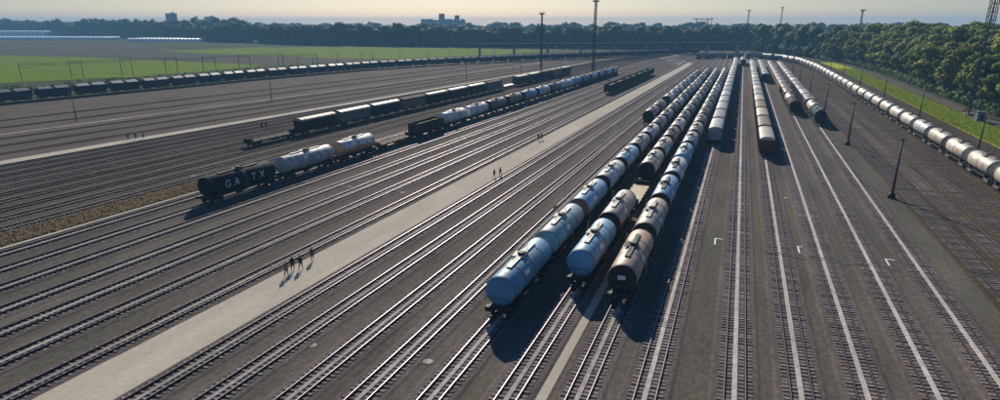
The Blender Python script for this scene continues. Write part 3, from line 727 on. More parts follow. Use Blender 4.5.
# row behind it
y = 111.5
loc, rz = place(-106, y, 15.6); flat_wagon(loc, rz, 15.6, 'empty dark flat wagon at the near end of the dark row by the service road', 'flat wagons', 'black', 0); y += 16.0
dk = ['dark_brown', 'dark_grey', 'navy', 'brown', 'black', 'dark_brown', 'dark_green', 'dark_grey', None, 'dark_green', 'navy', 'dark_green', 'dark_grey', 'dark_green']
for i, c in enumerate(dk):
    loc, rz = place(-106, y, 14.8)
    if c is None: flat_wagon(loc, rz, 14.8, 'empty pale decked flat wagon midway along the dark row by the service road', 'flat wagons', 'grey', 1)
    else: covered_wagon(loc, rz, 14.8, c, ('tan_roof', 'dark_brown', 'brown', 'dark_grey')[(i * 3) % 4], '%s covered wagon, %s in the dark row by the service road' % (seen_words(c), ordinal(i + 1)), 'covered wagons in the dark row by the service road', lod_of(y))
    y += 15.2
y = 246; i = 0
while y < 345:
    loc, rz = place(-54.1, y, 14.4); gondola(loc, rz, 14.4, 'dark_green', 'dark green open wagon, %s of the short row by the wide path' % ordinal(i + 1), 'open wagons', 1); y += 14.8; i += 1
# long trains at either side
for i, (p, h) in enumerate(sample(W_PATH, 13.7, 6)):
    lod = 0 if p.y < 150 else (1 if p.y < 260 else 2)
    pt = ('cream', 'cream', 'beige', 'cream', 'silver')[(i * 7) % 5] if i < 33 else 'silver'
    tank_wagon((p.x, p.y, RZ), h, 13.4, pt, '%s tank wagon, %s from the right in the long pale train by the wood' % (seen_words(pt), ordinal(i + 1)), 'long pale train by the wood', lod, False, 1, 'grating', None, True)
for i, (p, h) in enumerate(sample(L_PATH, 13.1, 7)):
    pt = ('purple', 'black', 'purple', 'navy', 'dark_brown')[(i * 3) % 5] if i < 17 else ('navy', 'dark_green')[i % 2]
    hopper_wagon((p.x, p.y, RZ), h, 12.8, pt, '%s hopper wagon, %s from the left in the long train by the pasture' % (seen_words(pt), ordinal(i + 1)), 'far long train by the pasture', 1, ('dull_roof', 'mauve', 'dull_roof', 'mauve')[i % 4] if i < 4 or i > 16 else ('pale_roof', 'dull_roof', 'dull_roof', 'pale_roof')[i % 4])

# ------------------------------------------------------------------ masts, poles, gantries
def lattice_me(h, w0, w1, seg, r=.07):
    b = MB()
    def q(t): w = w0 + (w1 - w0) * t; return [Vector((sx * w / 2, sy * w / 2, h * t)) for sx, sy in ((-1, -1), (1, -1), (1, 1), (-1, 1))]
    for i in range(seg):
        a, c = q(i / seg), q((i + 1) / seg)
        for j in range(4):
            b.cone(a[j], c[j], r, r, 5); b.cone(a[j], c[(j + 1) % 4], r * .6, r * .6, 4); b.cone(c[j], c[(j + 1) % 4], r * .6, r * .6, 4)
    return fix(b.mesh('lattice', ['mast_steel']))
def flood_mast(x, y, h, label, w=1.1, solid=True, m='mast_steel', r=.09):
    root = empty('floodlight_mast', (x, y, 0), 0, label, 'floodlight mast', 'floodlight masts over the yard')
    link('lattice', lattice_me(h, w * 1.5, w, int(h / 2.2), r), root, m=m)
    b = MB(); b.box((0, 0, .3), (2.6, 2.6, .6)); link('footing', b.mesh('footing', ['concrete']), root)
    b = MB(); b.cone((0, 0, h), (0, 0, h + .3), .9, 1.35, 12); b.cone((0, 0, h + .3), (0, 0, h + .38), 1.45, 1.45, 12)
    for i in range(12): a = i * math.pi / 6; b.cone((1.4 * math.cos(a), 1.4 * math.sin(a), h + .38), (1.4 * math.cos(a), 1.4 * math.sin(a), h + 1.2), .04, .04, 4)
    hd = link('lamp_platform', fix(b.mesh('lamp_platform', [m])), root)
    for i in range(8):
        a = i * math.pi / 4; b = MB(); b.box((0, 0, 0), (.7, .5, .5)); link('floodlight', cached(('fl',), lambda: b.mesh('floodlight', ['lamp_glass'])), hd, (1.45 * math.cos(a), 1.45 * math.sin(a), h - .2), a)
    if solid:
        b = MB(); b.cone((0, 0, 0), (0, 0, h), .28, .2, 8); link('cable_duct', fix(b.mesh('cable_duct', ['mast_steel'])), root)
    return root
flood_mast(-69.7, 337, 36, 'tall floodlight mast standing in the middle of the yard, tallest on the skyline', 1.0)
flood_mast(-105.3, 363.5, 30.5, 'slim floodlight mast left of the tall one in the middle of the yard', .7, r=.07)
flood_mast(5.0, 660, 36, 'distant floodlight mast above the woods behind the central rows', 1.1, m='rust_mast')
flood_mast(40, 800, 41, 'distant rusty floodlight mast just right of the central skyline mast', 1.3, m='rust_mast')
flood_mast(80.5, 545, 34, 'rusty floodlight mast rising behind the wood on the right', .9, m='rust_mast')
flood_mast(65.9, 226, 44, 'thick lattice mast at the right edge in front of the wood, top beyond the frame', 1.5, r=.11)
def pole_me(h, r0, r1):
    b = MB(); b.cone((0, 0, 0), (0, 0, h), r0, r1, 8); return fix(b.mesh('pole', ['mast_steel']))
def yard_pole(x, y, h, label):
    root = empty('yard_pole', (x, y, 0), 0, label, 'pole', 'dark poles along the right of the yard')
    link('pole', cached(('yp', h), lambda: pole_me(h, .2, .12)), root)
    b = MB(); b.cone((0, 0, 0), (0, 0, .9), .62, .32, 8); link('foot', cached(('ypf',), lambda: fix(b.mesh('foot', ['black_steel']))), root)
    b2 = MB(); b2.box((0, 0, h), (.6, .1, .1)); b2.box((-.28, 0, h - .1), (.22, .2, .12)); b2.box((.28, 0, h - .1), (.22, .2, .12)); link('lamp_arm', cached(('ypa', h), lambda: b2.mesh('lamp_arm', ['black_steel'])), root)
for i, y in enumerate((111.5, 160, 209, 258, 307, 356)):
    yard_pole(24.9 + i * .25, y, 9.2, 'dark slim pole by the rusty tracks, %s from the front' % ordinal(i + 1))
def catenary_mast(x, y, h, label, arm=-3.4, group='catenary masts along the pale train'):
    root = empty('catenary_mast', (x, y, 0), 0, label, 'catenary mast', group)
    link('pole', cached(('cm', h), lambda: pole_me(h, .16, .11)), root)
    b = MB(); b.cone((0, 0, h - 1.6), (arm, 0, h - 1.9), .05, .05, 6); b.cone((0, 0, h - .2), (arm * .9, 0, h - 1.8), .035, .035, 5); b.box((arm, 0, h - 2.0), (.1, .5, .2))
    link('arm', cached(('cma', h, arm), lambda: fix(b.mesh('arm', ['mast_steel']))), root)
    b = MB(); b.box((0, 0, .25), (.8, .8, .5)); link('footing', cached(('cmf',), lambda: b.mesh('footing', ['concrete'])), root)
for i, y in enumerate((110, 158, 208, 258, 308, 358, 408)):
    catenary_mast(49.2, y, 9.5, 'thin catenary mast between the pale train and the verge, %s from the right' % ordinal(i + 1))
# overhead wire on those masts
b = MB(); pts = [Vector((45.8, y, 7.4 + (0 if (y - 110) % 50 == 0 else -.12))) for y in range(60, 460, 25)]
for a, c in zip(pts, pts[1:]): b.cone(a, c, .025, .025, 4, caps=False)
tag(link('contact_wire', fix(b.mesh('contact_wire', ['black_steel']))), 'thin overhead contact wire strung above the pale train', 'wire')
def gantry(pa, pb, h, label):
    pa, pb = Vector((*pa, 0)), Vector((*pb, 0)); d = pb - pa; L = d.length; root = empty('catenary_gantry', pa, math.atan2(d.y, d.x), label, 'gantry', 'catenary gantries by the pasture')
    for x in (0, L):
        b = MB(); b.box((x, 0, h / 2), (.26, .26, h)); link('leg', b.mesh('leg', ['mast_steel']), root)
    b = MB()
    for z in (h - .9, h): b.box((L / 2, 0, z), (L - .27, .10, .09))
    n = int(L / 1.2)
    for i in range(n): b.cone((.2 + (L - .4) * i / n, 0, h - .9 if i % 2 else h), (.2 + (L - .4) * (i + 1) / n, 0, h if i % 2 else h - .9), .06, .06, 4)
    link('beam', fix(b.mesh('beam', ['mast_steel'])), root)
    for i in (1, 2, 3):
        b = MB(); b.cone((0, 0, 0), (0, 0, -1.3), .06, .06, 5); link('hanger', cached(('hang',), lambda: fix(b.mesh('hanger', ['mast_steel']))), root, (L * i / 4, 0, h - .9))
GL = [((-317, 216), (-301, 235)), ((-305, 232), (-288, 252)), ((-293, 250), (-277, 270)), ((-286, 271), (-271, 291)), ((-277, 288), (-262, 308)), ((-268, 306), (-253, 326)), ((-258, 328), (-244, 347))]
for i, (a, c) in enumerate(GL): gantry(a, c, 7.6 + .5 * (i % 3), 'dark catenary gantry beside the green pasture, %s from the left' % ordinal(i + 1))
def lamp_post(x, y, h, label):
    root = empty('lamp_post', (x, y, 0), 0, label, 'lamp post', 'lamp posts on the left ballast')
    link('pole', cached(('lp', h), lambda: pole_me(h, .16, .10)), root); b = MB(); b.box((0, 0, h), (1.0, .3, .2)); link('lamp_head', cached(('lph', h), lambda: b.mesh('lamp_head', ['mast_steel'])), root)
for i, (x, y, h) in enumerate([(-150.8, 186, 6.6), (-125, 300, 6.2), (-118, 352, 8.5), (-107, 332, 7.5), (-170, 128, 6.2)]):
    lamp_post(x, y, h, 'dark lamp post on the left ballast, ' + ('between the far long train and the narrow path', 'mid-distance, left of a nearby pair', 'left one of the distant pair', 'right one of the distant pair', 'nearest the left edge')[i])
# posts and small trees along the far pasture
for i, (x, y) in enumerate([(-262, 352), (-258, 362), (-250, 378), (-240, 392), (-236, 400), (-226, 420), (-214, 440), (-206, 462), (-198, 480), (-184, 500)]):
    catenary_mast(x, y, 6.8, 'dark catenary post on the far edge of the left yard, %s from the left' % ordinal(i + 1), 2.6, 'catenary posts by the pasture')

# ------------------------------------------------------------------ viaduct and far buildings
v0, v1 = Vector((-205, 500, 0)), Vector((30, 640, 0)); vd = v1 - v0; VL = vd.length
root = empty('viaduct', v0, math.atan2(vd.y, vd.x), 'long low dark viaduct crossing behind the whole yard', 'bridge')
b = MB(); b.box((VL / 2, 0, 8.7), (VL, 7.0, 1.3)); link('deck', b.mesh('deck', ['bridge_steel']), root)
for s in (-1, 1):
    b = MB(); b.box((VL / 2, s * 3.45, 9.9), (VL, .1, .12)); b.box((VL / 2, s * 3.45, 9.6), (VL, .05, .08))
    for i in range(int(VL / 4)): b.box((i * 4 + 1, s * 3.45, 9.64), (.08, .08, .56))
    link('parapet', b.mesh('parapet', ['bridge_steel']), root)
for i in range(10):
    b = MB(); b.box((8 + i * (VL - 16) / 9, 0, 4.02), (1.2, 4.5, 8.04)); link('pier', b.mesh('pier', ['concrete']), root)
def tower_block(x, y, w, d, h, label, floors, cols, rz, wall='brick_dark'):
    root = empty('apartment_tower' if h > 30 else 'flat_block', (x, y, 0), rz, label, 'building')
    b = MB(); b.box((0, 0, h / 2), (w, d, h)); link('wall', b.mesh('wall', [wall]), root)
    b = MB(); b.box((0, 0, h + .35), (w + .6, d + .6, .7)); b.box((w * .15, 0, h + 1.8), (w * .3, d * .4, 2.2)); link('roof', b.mesh('roof', ['concrete']), root)
    b = MB()
    fh = h / floors; cw = w / cols
    for i in range(floors):
        for j in range(cols): b.box((-w / 2 + cw * (j + .5), -d / 2 - .02, fh * (i + .55)), (cw * .55, .1, fh * .5))
    me = b.mesh('window', ['glass']); link('window', me, root)['kind'] = 'stuff'
tower_block(-1200, 1176, 23, 16, 44, 'lone dark apartment tower on the left skyline above the woods', 14, 5, R(45))
tower_block(-1167, 1214, 7, 8, 37, 'narrow dark block right of the apartment tower on the left skyline', 12, 2, R(45))
tower_block(-1138, 1225, 22, 14, 37, 'low wide grey block on the left skyline, right of the narrow one', 12, 6, R(45), 'concrete')
root = empty('hilltop_block', (-640, 1404, 0), R(24), 'broad blue grey building with two square roof towers on the skyline', 'building')
b = MB(); b.box((0, 0, 15), (100, 30, 30)); link('wall', b.mesh('wall', ['concrete']), root)
b = MB(); b.box((0, 0, 30.3), (101, 31, .6)); 
for x, w in ((-44, 10), (-30, 14), (12, 18), (30, 12), (44, 7)): b.box((x, 0, 31.6), (w, 18, 2.2))
link('roof', b.mesh('roof', ['concrete']), root)
for x, w, h in ((-3, 13, 13), (31.5, 11, 9.5)):
    b = MB(); b.box((x, -2, 30.6 + h / 2), (w, w, h)); b.box((x, -2, 30.6 + h + .3), (w + .8, w + .8, .6)); link('roof_tower', b.mesh('roof_tower', ['brick_dark']), root)
b = MB()
for i in range(7):
    for j in range(20): b.box((-47.5 + j * 5, -15.03, 3 + i * 4), (2.6, .1, 1.9))
link('window', b.mesh('window', ['glass']), root)['kind'] = 'stuff'
def greenhouse(xa, ya, xb, yb, d, h, bays, label):
    a, c = Vector((xa, ya, 0)), Vector((xb, yb, 0)); v = c - a; L = v.length
    root = empty('greenhouse', a, math.atan2(v.y, v.x), label, 'greenhouse', 'greenhouses at the far left')
    b = MB(); b.box((L / 2, d / 2, h / 2), (L, d, h)); link('wall', b.mesh('wall', ['greenhouse_glass']), root)
    b = MB(); bw = L / bays
    for i in range(bays):
        x = i * bw; k = len(b.v)
        for y in (0, d): b.v += [(x, y, h + .003), (x + bw, y, h + .003), (x + bw / 2, y, h + 1.4)]
        b.f += [(k, k + 1, k + 2), (k + 5, k + 4, k + 3), (k, k + 2, k + 5, k + 3), (k + 2, k + 1, k + 4, k + 5)]; b.m += [0] * 4; b.sm += [False] * 4
    link('roof', fix(b.mesh('roof', ['greenhouse_glass'])), root)
greenhouse(-1130, 714, -924, 768, 40, 3.2, 30, 'long low white greenhouse at the left edge before the woods')
greenhouse(-823, 718, -711, 743, 40, 3.0, 20, 'shorter low white greenhouse right of the long one before the woods')
greenhouse(-1292, 841, -1196, 876, 40, 9.5, 14, 'white shed seen above the long greenhouse at the left edge')
greenhouse(-599, 715, -569, 722, 16, 3.4, 8, 'small pale shed at the foot of the woods left of centre')
# lift bridge frame on the skyline
root = empty('portal_frame', (-83, 1600, 0), R(8), 'tall open portal frame showing above the woods on the central skyline', 'lift bridge', None)
root.location = (-83, 1600, 0)
for x in (-15, 10):
    b = MB(); b.box((x, 0, 17), (2.2, 2.2, 34)); link('tower', b.mesh('tower', ['mast_steel']), root)
b = MB(); b.box((0, 0, 33), (46, 1.9, 1.6)); b.box((-2.5, 0, 29.5), (22.7, 1.5, .8)); link('beam', b.mesh('beam', ['mast_steel']), root)
b = MB(); b.box((18, 0, 18), (1.2, 1.2, 36)); link('side_mast', b.mesh('side_mast', ['mast_steel']), root)
# hut at the wood's edge
root = empty('relay_hut', (64.6, 212, 0), R(4), 'small blue grey trackside hut with a white post at the edge of the wood', 'hut')
b = MB(); b.box((0, 0, 1.3), (2.2, 2.6, 2.6)); link('wall', b.mesh('wall', ['hut_paint']), root)
b = MB(); b.box((0, 0, 2.68), (2.5, 2.9, .16)); link('roof', b.mesh('roof', ['dark_roof']), root)
b = MB(); b.box((0, -1.33, 1.05), (.9, .06, 2.0)); link('door', b.mesh('door', ['mast_steel']), root)
b = MB(); b.box((-1.35, -1.2, 1.7), (.16, .16, 3.4)); link('post', b.mesh('post', ['white_paint']), root)

# ------------------------------------------------------------------ small things on the yard surface
def corner_mark(x, y, label):
    b = MB(); b.box((x, y, .004), (.17, 2.6, .008)); b.box((x + .52, y + 1.2, .004), (.86, .2, .008)); o = link('painted_mark', b.mesh('painted_mark', ['white_paint'])); o['kind'] = 'structure'; o['label'] = label
corner_mark(-0.2, 80.4, 'white corner mark painted left of the bright vertical track')
corner_mark(9.4, 80.6, 'white corner mark painted between the lone wagon row tracks')
corner_mark(18.6, 79.2, 'white corner mark painted near the rightmost bright track')
b = MB(); pr = None
for i in range(15):
    p = Vector((5.2 + i * 1.0, 77.6 + .12 * math.sin(i * 1.7) - .03 * i, .32)); 
    if pr: b.cone(pr, p, .04, .04, 6, caps=False)
    pr = p
tag(link('cable', fix(b.mesh('cable', ['strip_concrete']))), 'thin pale cable lying across the tracks between the white corner marks', 'cable')
cov = MB(); cov.cone((0, 0, -.05), (0, 0, .03), .45, .43, 16, smooth=False); cov.cone((0, 0, .03), (0, 0, .045), .35, .34, 14, smooth=False); cov_me = fix(cov.mesh('drain_cover', ['strip_concrete']))
DC = [(-31.4, 40.3, 'in the foreground, second gap right of the wide path'), (-20.9, 41.1, 'in the foreground, just left of the nearest wagon row'), (-57.0, 103.5, 'left of the wide path, upper left of its pair'), (-48.2 - 3, 106.5, 'left of the wide path, upper right of its pair'), (-48.4, 88.8, 'beside the wide path, right of a pair'), (-67.6, 87.5, 'below the silver tank wagon'), (-58.6, 89.3, 'midway between the silver tank wagon and the wide path'), (-109, 88.5, 'on the left ballast, leftmost of three'), (-99.2, 88.4, 'on the left ballast, middle of three'), (-89.2, 86.7, 'on the left ballast, rightmost of three'), (-25.9, 86.3, 'left of the left central tank row'), (-26.3, 105.1, 'right of the wide path near the walkers'), (9.3, 105.8, 'before the lone wagon row on the right'), (19.0, 164.4, 'before the cream tank wagon beside the poles')]
for x, y, w in DC: tag(link('drain_cover', cov_me, None, (x, y, .012)), 'round pale concrete drain cover ' + w, 'drain cover', 'drain covers on the yard')

# ------------------------------------------------------------------ people
def person(x, y, rz, h, top, legs, stride, armswing, label, hairm='hair'):
    """one skinned surface: hips, legs, torso, neck, head, arms and fingers; clothing by height"""
    s = .94 * h / 1.78; V = []; E_ = []; RAD = []
    def add(p, r, frm=None):
        V.append(Vector(p)); RAD.append(r); i = len(V) - 1
        if frm is not None: E_.append((frm, i))
        return i
    pel = add((0, 0, .94), .15); ab = add((0, .0, 1.10), .14, pel); ch = add((0, .01, 1.32), .165, ab); nk = add((0, .01, 1.50), .065, ch)
    hd0 = add((0, .02, 1.57), .075, nk); hd1 = add((0, .03, 1.66), .098, hd0); add((0, .02, 1.755), .07, hd1); add((0, .125, 1.645), .022, hd1)
    for sd in (-1, 1):
        st = stride * sd; hip = add((sd * .10, 0, .88), .105, pel); kn = add((sd * .11, .5 * st + .03, .50), .068, hip); an = add((sd * .11, st - (.06 if st < 0 else 0), .10 + (.06 if st < 0 else 0)), .045, kn); add((sd * .12, st + .14, .05), .042, an)
        sw = -armswing * sd; sh = add((sd * .20, .0, 1.42), .065, ch); el = add((sd * .26, .4 * sw - .03, 1.14), .046, sh); wr = add((sd * .27, sw + .06, .90), .032, el); pm = add((sd * .27, sw + .08, .83), .034, wr)
        for k, (dx, ln) in enumerate(((-.03, .065), (-.01, .075), (.01, .072), (.03, .058))):
            f = add((sd * .27 + .5 * dx, sw + .085 + dx, .785), .011, pm); add((sd * .27 + .5 * dx - sd * .012, sw + .10 + dx, .785 - ln), .009, f)
        t = add((sd * .25, sw + .13, .82), .012, pm); add((sd * .245, sw + .15, .785), .010, t)
    me = bpy.data.meshes.new('person'); me.from_pydata([v * s for v in V], E_, [])
    o = bpy.data.objects.new('person', me); COL.objects.link(o)
    md = o.modifiers.new('skin', 'SKIN'); md.use_smooth_shade = True
    for i, sv in enumerate(me.skin_vertices[0].data): sv.radius = (RAD[i] * s, RAD[i] * s); sv.use_root = (i == 0)
    o.modifiers.new('sub', 'SUBSURF').levels = 1
    dg = bpy.context.evaluated_depsgraph_get(); me2 = bpy.data.meshes.new_from_object(o.evaluated_get(dg)); o.modifiers.clear(); o.data = me2; me2.name = 'person'
    me2.materials.clear()
    for m in (top, legs, 'skin', 'black_steel'): me2.materials.append(MATS[m])
    for p in me2.polygons:
        z = p.center.z / s; ax = abs(p.center.x) / s; p.use_smooth = True
        p.material_index = 3 if z < .11 else (2 if (z > 1.53 or (ax > .2 and z < .93)) else (1 if z < .96 else 0))
    o.location = (x, y, .09 if -47 < x < -36 else .01); o.rotation_euler = (0, 0, rz)
    hb = MB(); n = 10
    for i in range(n):
        for j in range(4):
            def q(a, e): a = 2 * math.pi * a / n; e = math.pi / 2 * e / 4; return (.108 * s * math.cos(a) * math.cos(e), (.015 + .118 * math.sin(a) * math.cos(e) - .012) * s, (1.665 + .125 * math.sin(e)) * s)
            if j == 0 and math.sin(2 * math.pi * (i + .5) / n) > .3: continue
            hb.face([q(i, j), q(i + 1, j), q(i + 1, j + 1), q(i, j + 1)], 0, True)
    link('hair', hb.mesh('hair', [hairm]), o); tag(o, label, 'person', 'people walking in the yard'); return o
P = [(-43.05, 52.3, 0.3, 1.75, 'cloth_grey', 'cloth_blue', .28, .16, 'person in grey top walking on the wide path, nearest of the group of four'), (-43.5, 54.0, 0.5, 1.82, 'cloth_dark', 'cloth_dark', .22, .14, 'person in black at the middle left of the walking group of four'), (-42.9, 54.6, 0.2, 1.80, 'cloth_dark', 'cloth_blue', .26, .12, 'person in black top and blue trousers, middle right of the group of four'), (-43.3, 57.3, 0.6, 1.78, 'cloth_blue', 'cloth_dark', .34, .2, 'person in dark blue striding apart from the group of four on the wide path'),
     (-37.9, 102.9, 2.9, 1.75, 'cloth_grey', 'cloth_grey', .2, .1, 'person in grey, left of the pair at the right edge of the wide path'), (-37.4, 104.6, 2.7, 1.8, 'cloth_blue', 'cloth_dark', .2, .1, 'person in blue, right of the pair at the right edge of the wide path'), (-41.2, 141.4, 0.1, 1.85, 'cloth_dark', 'cloth_dark', .2, .1, 'person in black alone at the left edge of the path, farther off'), (-40.7, 142.3, 0.4, 1.75, 'cloth_dark', 'cloth_blue', .2, .1, 'person in black and blue just behind the lone walker in black'),
     (-131.2, 110.4, 0.5, 1.8, 'cloth_dark', 'cloth_dark', .2, .1, 'person in black, leftmost of three on the far service road'), (-130.2, 111.6, 0.2, 1.75, 'cloth_blue', 'cloth_dark', .2, .1, 'person in blue, middle of three on the far service road'), (-129.0, 112.6, 0.4, 1.78, 'cloth_grey', 'cloth_dark', .2, .1, 'person in grey, rightmost of three on the far service road'),
     (-113, 134.4, 0.5, 1.85, 'cloth_dark', 'cloth_dark', .2, .1, 'person in black, left one of two by the empty flat wagon'), (-112.2, 135.2, 0.8, 1.8, 'cloth_dark', 'cloth_blue', .2, .1, 'person in black and blue, right one of two by the empty flat wagon')]
for a in P: person(*a)

# ------------------------------------------------------------------ trees
def tree_mesh(seed, h, rad, nleaf, lsize, m='foliage'):
    rnd = random.Random(seed); t = MB()
    def limb(p, d, L, r, k):
        q = p + d * L; t.cone(p, q, r, r * .6, 6, caps=False); return q
    base = Vector((0, 0, 0)); mid = limb(base, Vector((rnd.uniform(-.03, .03), rnd.uniform(-.03, .03), 1)), h * .38, h * .017, 0); tips = []
    for i in range(6):
        a = i * 1.05 + rnd.uniform(-.3, .3); d = Vector((math.cos(a) * .55, math.sin(a) * .55, rnd.uniform(.6, 1))).normalized()
        q = limb(mid - Vector((0, 0, rnd.uniform(0, h * .1))), d, h * rnd.uniform(.22, .34), h * .008, 1); tips.append(q)
    limb(mid, Vector((0, 0, 1)), h * .4, h * .011, 0)
    tm = fix(t.mesh('trunk', ['bark']))
    # crown = many leafy clumps of uneven size, with gaps between them
    clumps = []
    for i in range(17):
        a = i * 2.4 + rnd.uniform(-.4, .4); e = rnd.uniform(-.75, 1.0)
        z = h * .60 + e * h * .36 ; rr = rad * math.sqrt(max(.05, 1 - (e * .95) ** 2)) * rnd.uniform(.55, .95)
        clumps.append((Vector((rr * math.cos(a), rr * math.sin(a), z)), rad * rnd.uniform(.32, .54)))
    c = MB()
    for i in range(nleaf):
        p0, cr = rnd.choice(clumps)
        d = Vector((rnd.gauss(0, 1), rnd.gauss(0, 1), rnd.gauss(0, 1))).normalized()
        p = p0 + d * cr * rnd.uniform(.55, 1.05); p.z = p0.z + (p.z - p0.z) * .75
        nrm = (d + Vector((rnd.gauss(0, .5), rnd.gauss(0, .5), rnd.gauss(.3, .5)))).normalized(); q = nrm.to_track_quat('Z', 'Y'); s = lsize * rnd.uniform(.6, 1.3); an = rnd.uniform(0, 6.28)
        u = q @ Vector((math.cos(an), math.sin(an), 0)) * s; v = q @ Vector((-math.sin(an), math.cos(an), 0)) * s * .7
        c.face([p - u, p - v * .9, p + u, p + v], 0); c.n.append(tuple((d * .75 + Vector((p.x / rad * .45, p.y / rad * .45, (p.z - h * .6) / h * .8))).normalized()))
    return tm, leaf_normals(c.mesh('crown', [m]), c.n)
TREES = [tree_mesh(11 + i, 20, 5.2 + .4 * (i % 3), 3800, .62) for i in range(5)]
rnd = random.Random(5)
front = [Vector(p) for p in [(76, 110, 0), (76.5, 280, 0), (78, 400, 0), (71, 490, 0), (58, 545, 0)]]
nth = 0
kinds = ['broad', 'tall', 'dense', 'loose', 'rounded']
for row, (off, hs, step) in enumerate(((0, .78, 8.2), (8, .98, 9), (17, 1.13, 10), (28, 1.2, 11.5), (42, 1.22, 14), (60, 1.22, 17))):
    for (p, hd) in sample(front, step, rnd.uniform(0, 4)):
        if row >= 3 and p.y > 420 and rnd.random() < .4: continue
        x = p.x + off + rnd.uniform(-2, 2); y = p.y + rnd.uniform(-2.5, 2.5); k = rnd.randrange(5); sc = hs * rnd.uniform(.86, 1.08)
        if not in_view(x, y, 8, 60): continue
        if row == 0:
            nth += 1; lb = '%s leafy green tree at the front edge of the wood, %s from the right' % (kinds[k], ordinal(nth) if nth < 60 else 'last')
        elif row <= 1: lb = 'leafy green tree in the second row of the wood behind the front edge'
        else: lb = 'leafy green tree deep in the wood with only its crown top showing'
        root = empty('broadleaf_tree', (x, y, 0), rnd.uniform(0, 6.28), lb, 'tree', 'trees at the front edge of the wood' if row == 0 else ('trees in the second row of the wood' if row == 1 else 'trees deep in the wood')); root.scale = (sc * rnd.uniform(.95, 1.2), sc * rnd.uniform(.95, 1.2), sc)
        link('trunk', TREES[k][0], root); link('crown', TREES[k][1], root)
# undergrowth along the wood
def leaf_mass(name, blobs, nper, ls, m, seed, label=None, core=0.0):
    rnd = random.Random(seed); c = MB()
    for (x, y, z0, rx, rz) in blobs:
        for i in range(nper):
            d = Vector((rnd.gauss(0, 1), rnd.gauss(0, 1), rnd.gauss(0, 1))).normalized()
            k = rnd.uniform(.7, 1.05); p = Vector((x + d.x * rx * k, y + d.y * rx * k, z0 + d.z * rz * k))
            if p.z < 0: p.z = -p.z * .5
            nrm = (d + Vector((rnd.gauss(0, .5), rnd.gauss(0, .5), rnd.gauss(.2, .5)))).normalized(); q = nrm.to_track_quat('Z', 'Y'); s = ls * rnd.uniform(.6, 1.3); an = rnd.uniform(0, 6.28)
            u = q @ Vector((math.cos(an), math.sin(an), 0)) * s; v = q @ Vector((-math.sin(an), math.cos(an), 0)) * s * .75
            c.face([p - u, p - v, p + u, p + v], 0); c.n.append(tuple((d + Vector((0, 0, .15))).normalized()))
        if core:                                                          # dense inner foliage behind the outer leaves
            for j in range(5):
                for i in range(8):
                    q4 = []
                    for (a_, e_) in ((i, j), (i + 1, j), (i + 1, j + 1), (i, j + 1)):
                        a2 = a_ * math.pi / 4; e2 = -math.pi / 2 + e_ * math.pi / 5; w = core * (1 + .12 * math.sin(a2 * 3 + x) * math.cos(e2 * 2 + y))
                        q4.append((x + rx * w * math.cos(a2) * math.cos(e2), y + rx * w * math.sin(a2) * math.cos(e2), max(0, z0 + rz * w * math.sin(e2))))
                    c.face(q4, 0); mx_ = (i + .5) * math.pi / 4; me_ = -math.pi / 2 + (j + .5) * math.pi / 5; c.n.append((math.cos(mx_) * math.cos(me_), math.sin(mx_) * math.cos(me_), math.sin(me_)))
    o = link(name, leaf_normals(c.mesh(name, [m]), c.n)); o['kind'] = 'stuff'
    if label: o['label'] = label
    return o
bl = []
for (p, hd) in sample(front, 2.6):
    if in_view(p.x, p.y, 2, 60): bl.append((p.x - 2.4 + rnd.uniform(-1, 1), p.y, 1.2, rnd.uniform(1.2, 2.4), rnd.uniform(1.2, 3.0))); bl.append((p.x + 3 + rnd.uniform(-2, 2), p.y, 3, 3.2, rnd.uniform(2.5, 5)))
leaf_mass('undergrowth', bl, 50, .55, 'foliage_far', 3, 'dense shrubs along the foot of the wood')  # shrubs take the darker leaf colour to paint the shadow at the wood's foot
def woods(name, line, depth, hlo, hhi, step, nper, ls, seed, label):
    rnd = random.Random(seed); bl = []; line = [Vector((*p, 0)) for p in line]
    for r_ in range(depth):
        for (p, h) in sample(line, step, rnd.uniform(0, step)):
            q = p + Vector((-math.sin(0), 1, 0)) * (r_ * step * 1.1); x = q.x + rnd.uniform(-.4, .4) * step; y = q.y + rnd.uniform(-.4, .4) * step
            H = rnd.uniform(hlo, hhi) * (1 + .12 * noise.noise((x * .01, y * .01, seed)))
            hh = H * rnd.uniform(.72, 1.0)
            bl.append((x, y, hh * .72, step * rnd.uniform(.62, .9), hh * .28))
            bl.append((x + rnd.uniform(-3, 3), y + rnd.uniform(-2, 2), hh * .45, step * rnd.uniform(.6, .8), hh * .28))
            if r_ == 0:
                for e_ in (-.35, .35): bl.append((x + e_ * step + rnd.uniform(-1, 1), y - 4, H * .17, step * rnd.uniform(.5, .7), H * .2))
    return leaf_mass(name, bl, nper, ls, 'foliage_far', seed, label, 0.86)
woods('far_wood', [(-1800, 1010), (-1150, 915), (-900, 850), (-700, 800)], 3, 29, 35, 11, 46, 2.0, 1, 'dark far-off wood behind the greenhouses')
woods('far_wood', [(-860, 810), (-640, 745), (-500, 690), (-330, 690)], 3, 22, 27, 10, 50, 1.7, 2, 'far wood behind the pasture')
woods('far_wood', [(-360, 690), (-220, 690), (-120, 700), (10, 720), (60, 690)], 3, 20, 25.5, 9, 60, 1.4, 3, 'far wood behind the viaduct')
woods('far_wood', [(20, 690), (48, 610), (66, 545), (90, 520), (150, 520)], 3, 22, 27, 8, 80, 1.1, 4, 'wood closing the yard at the far right')
woods('far_wood', [(-1500, 1250), (-800, 1200), (-200, 1250), (300, 1200), (700, 1000)], 2, 23, 28, 16, 40, 2.6, 5, 'pale distant wood on the skyline')
hb = []
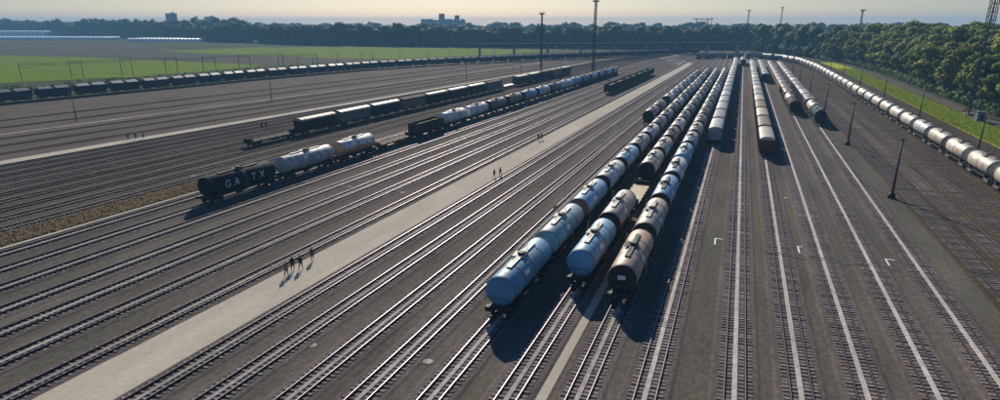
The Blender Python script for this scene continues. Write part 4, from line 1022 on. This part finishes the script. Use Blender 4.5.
for (p, hd) in sample([Vector(q) for q in [(-268, 120, 0), (-262, 180, 0), (-250, 250, 0), (-238, 320, 0), (-222, 380, 0)]], 2.2):
    if rnd.random() < .75: hb.append((p.x - 4 + rnd.uniform(-3, 3), p.y, .9, rnd.uniform(1.2, 2.2), rnd.uniform(.8, 2.0)))
leaf_mass('hedge', hb, 40, .5, 'foliage_far', 9, 'low dark hedge between the far long train and the pasture')
# dry grass tufts on the verges
def tufts(name, boxes, n, hgt, m, seed, label):
    rnd = random.Random(seed); c = MB()
    for i in range(n):
        x, y = boxes(rnd); 
        if not in_view(x, y, 0, 20): continue
        a = rnd.uniform(0, 6.28); w = rnd.uniform(.1, .25); h = hgt * rnd.uniform(.4, 1.2); dx, dy = math.cos(a) * w, math.sin(a) * w; lx, ly = rnd.uniform(-.15, .15), rnd.uniform(-.15, .15)
        c.face([(x - dx, y - dy, 0), (x + dx, y + dy, 0), (x + dx * .3 + lx, y + dy * .3 + ly, h), (x - dx * .3 + lx, y - dy * .3 + ly, h)], 0)
    o = link(name, c.mesh(name, [m])); o['kind'] = 'stuff'; o['label'] = label
def bx_left(r):
    y = r.uniform(40, 98); a, b_ = px(-90, y), px(-84.6, y); return (r.uniform(a, b_), y)
leaf_mat('dry_blades', (0.25, 0.20, 0.12), (0.35, 0.28, 0.175))
tufts('dry_grass', bx_left, 7000, .35, 'dry_blades', 1, 'strip of dry brown grass between the two halves of the yard')
tufts('verge_grass', lambda r: (r.uniform(55.8, 64.8), r.uniform(120, 430)), 22000, .5, 'grass_blades', 2, 'bright green grass on the verge before the wood')

# ------------------------------------------------------------------ haze
hm = bpy.data.materials.new('haze'); hm.use_nodes = True; nt = hm.node_tree
nt.nodes.remove(nt.nodes['Principled BSDF']); pv = nt.nodes.new('ShaderNodeVolumePrincipled')
pv.inputs['Color'].default_value = (0.30, 0.64, 1.0, 1); pv.inputs['Density'].default_value = HAZE; pv.inputs['Anisotropy'].default_value = 0.0
nt.links.new(pv.outputs[0], nt.nodes['Material Output'].inputs['Volume'])
b = MB(); b.box((0, 2045, 24.5), (8600, 4600, 52)); hz = link('haze', b.mesh('haze', [hm])); hz['kind'] = 'stuff'
